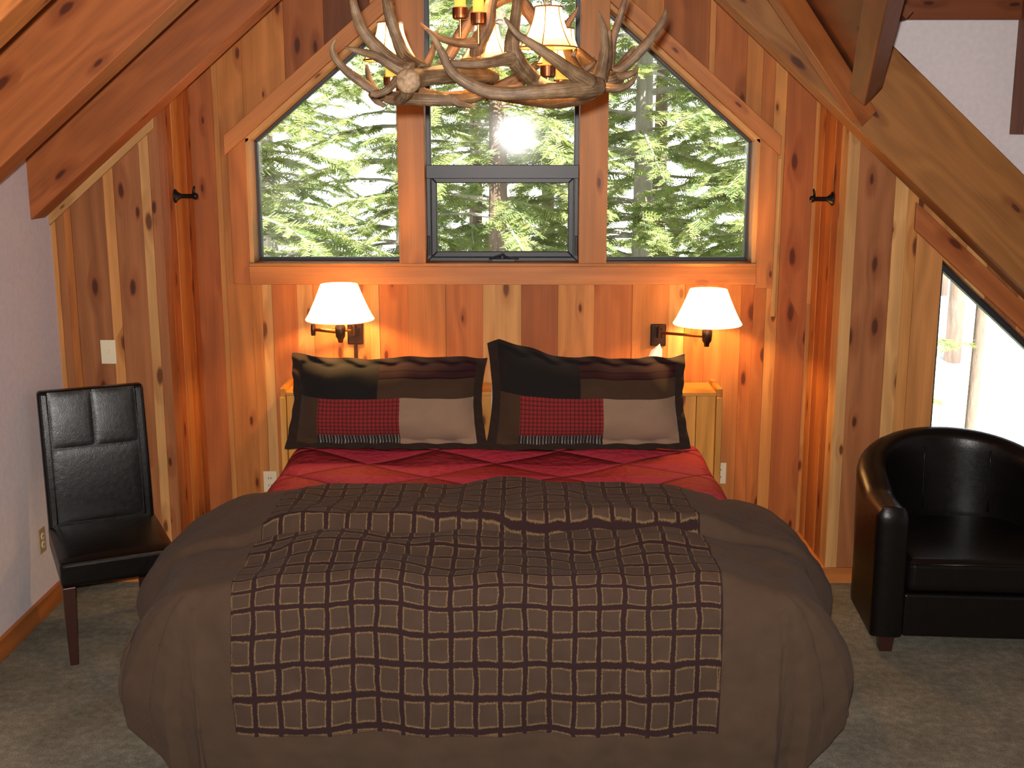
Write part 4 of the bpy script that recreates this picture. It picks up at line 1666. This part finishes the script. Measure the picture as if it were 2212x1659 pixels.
protos = []
for i, (H, R, tr_, fst, dens, bark) in enumerate(((11.5, 2.2, .15, .14, .9, M_bark), (12.5, 2.5, .16, .12, .95, M_barkp), (9.5, 2.1, .13, .08, 1, M_bark))):
    a, b, c_ = conifer('conifer', H, R, tr_, 11 + i, fst, dens)
    root = bpy.data.objects.new('conifer_tree', None)
    ks = [a.build('trunk', bark), b.build('branches', M_barkp), c_.build('foliage', M_needle)]
    ks[2]['kind'] = 'stuff'
    ks[1]['kind'] = 'stuff'
    for k_ in ks:
        C.objects.unlink(k_)
    protos.append((root, ks))

TREES = [(-.20, 12.2, 0, 1.0, 0.4, 'fir with thick trunk straight outside the middle gable window'),
         (1.36, 13.2, 1, 1.0, 1.2, 'pale trunked fir outside the right gable window'),
         (-2.7, 11.2, 2, 1.05, 2.2, 'dense green fir outside the left gable window'),
         (2.75, 12.4, 2, 1.05, 4.0, 'green fir at the right edge of the right gable window'),
         (-4.4, 14.5, 0, 1.0, 5.2, 'fir behind the dense one at the far left of the left gable window'),
         (-1.6, 16.5, 1, 1.0, 3.0, 'fir standing back between the left and middle gable windows'),
         (2.1, 18.0, 0, 1.05, 2.7, 'dark trunked fir behind the pale one in the right gable window'),
         (4.4, 20.5, 1, 1.0, .9, 'fir far back at the right of the right gable window'),
         (.5, 21.0, 2, 1.2, 1.9, 'fir far back behind the middle gable window'),
         (-4.6, 22.0, 1, 1.1, 4.4, 'fir far back in the left gable window')]
TREES += [(-3.7, 12.6, 1, .95, 1.0, 'slender fir just behind the dense one outside the left gable window'),
          (-.7, 19.0, 0, 1.0, 2.0, 'fir standing behind the thick trunk in the middle gable window'),
          (3.4, 16.2, 2, 1.1, .3, 'fir filling the gap behind the green one in the right gable window')]
for x, y, p_, s, rz, lab in TREES:
    plant(x, y, protos[p_], s, rz, lab)


def bare(px, py, Y, r, H, lean, lab, bark, twigs=True):
    p_ = at(px, py, Y)
    z0 = hill(p_.x, Y) - .1
    e = empty('pine_trunk', (p_.x, Y, z0))
    MB().tube([(lean * i / 6, 0, H * i / 6) for i in range(7)], [r * (1 - .35 * i / 6) for i in range(7)], 12).build('trunk', bark, e, smooth=True)
    mb = MB()
    rn = random.Random(px)
    for i in range(8):
        z = H * (.35 + .6 * i / 8)
        a = rn.uniform(0, 6.28)
        mb.tube([(lean * z / H, 0, z), (lean * z / H + cos(a) * .5, sin(a) * .5, z - .1), (lean * z / H + cos(a) * 1., sin(a) * 1., z - .35)], [.03, .02, .006], 6)
    if twigs:
        mb.build('branches', bark, e)
    tag(e, lab, 'tree', 'trunks outside the triangular window')


bare(2092, 920, 14.5, .075, 9, .12, 'slim pale trunk in the snow outside the triangular window', M_bark, False)
bare(2064, 690, 24, .17, 9, 0, 'dark trunk at the top of the triangular window', M_bark)
bare(2032, 670, 28, .13, 9, 0, 'thin far trunk beside the dark one in the triangular window', M_bark)

# ------------------------------------------------------------------ light
wd = bpy.data.worlds.new('sky')
S.world = wd
wd.use_nodes = True
bg = wd.node_tree.nodes['Background']
bg.inputs[0].default_value = (.86, .93, 1.0, 1)
bg.inputs[1].default_value = 1.35
sun = bpy.data.lights.new('sun', 'SUN')
sun.energy, sun.angle, sun.color = 17.0, radians(.6), (1, .95, .86)
so_ = bpy.data.objects.new('sun', sun)
C.objects.link(so_)
so_.rotation_euler = Vector((-.2, .6, -.75)).to_track_quat('-Z', 'Y').to_euler()
# the camera's own flash, just above the lens (its mirror image shows in the middle window)
fl_ = bpy.data.lights.new('camera_flash', 'AREA')
fl_.shape, fl_.size, fl_.energy, fl_.color = 'DISK', .045, 165, (1, .95, .9)
fo_ = bpy.data.objects.new('camera_flash', fl_)
C.objects.link(fo_)
fo_.location = (-.0245, -.01, CAMZ + .064)
fo_.rotation_euler = (pi / 2 - radians(8), 0, 0)

vs_ = S.view_settings
vs_.view_transform = 'Standard'
vs_.look = 'None'
vs_.exposure = .28
vs_.gamma = 1
vs_.use_curve_mapping = False
S.cycles.caustics_reflective = False
S.cycles.caustics_refractive = False
S.cycles.max_bounces = 8
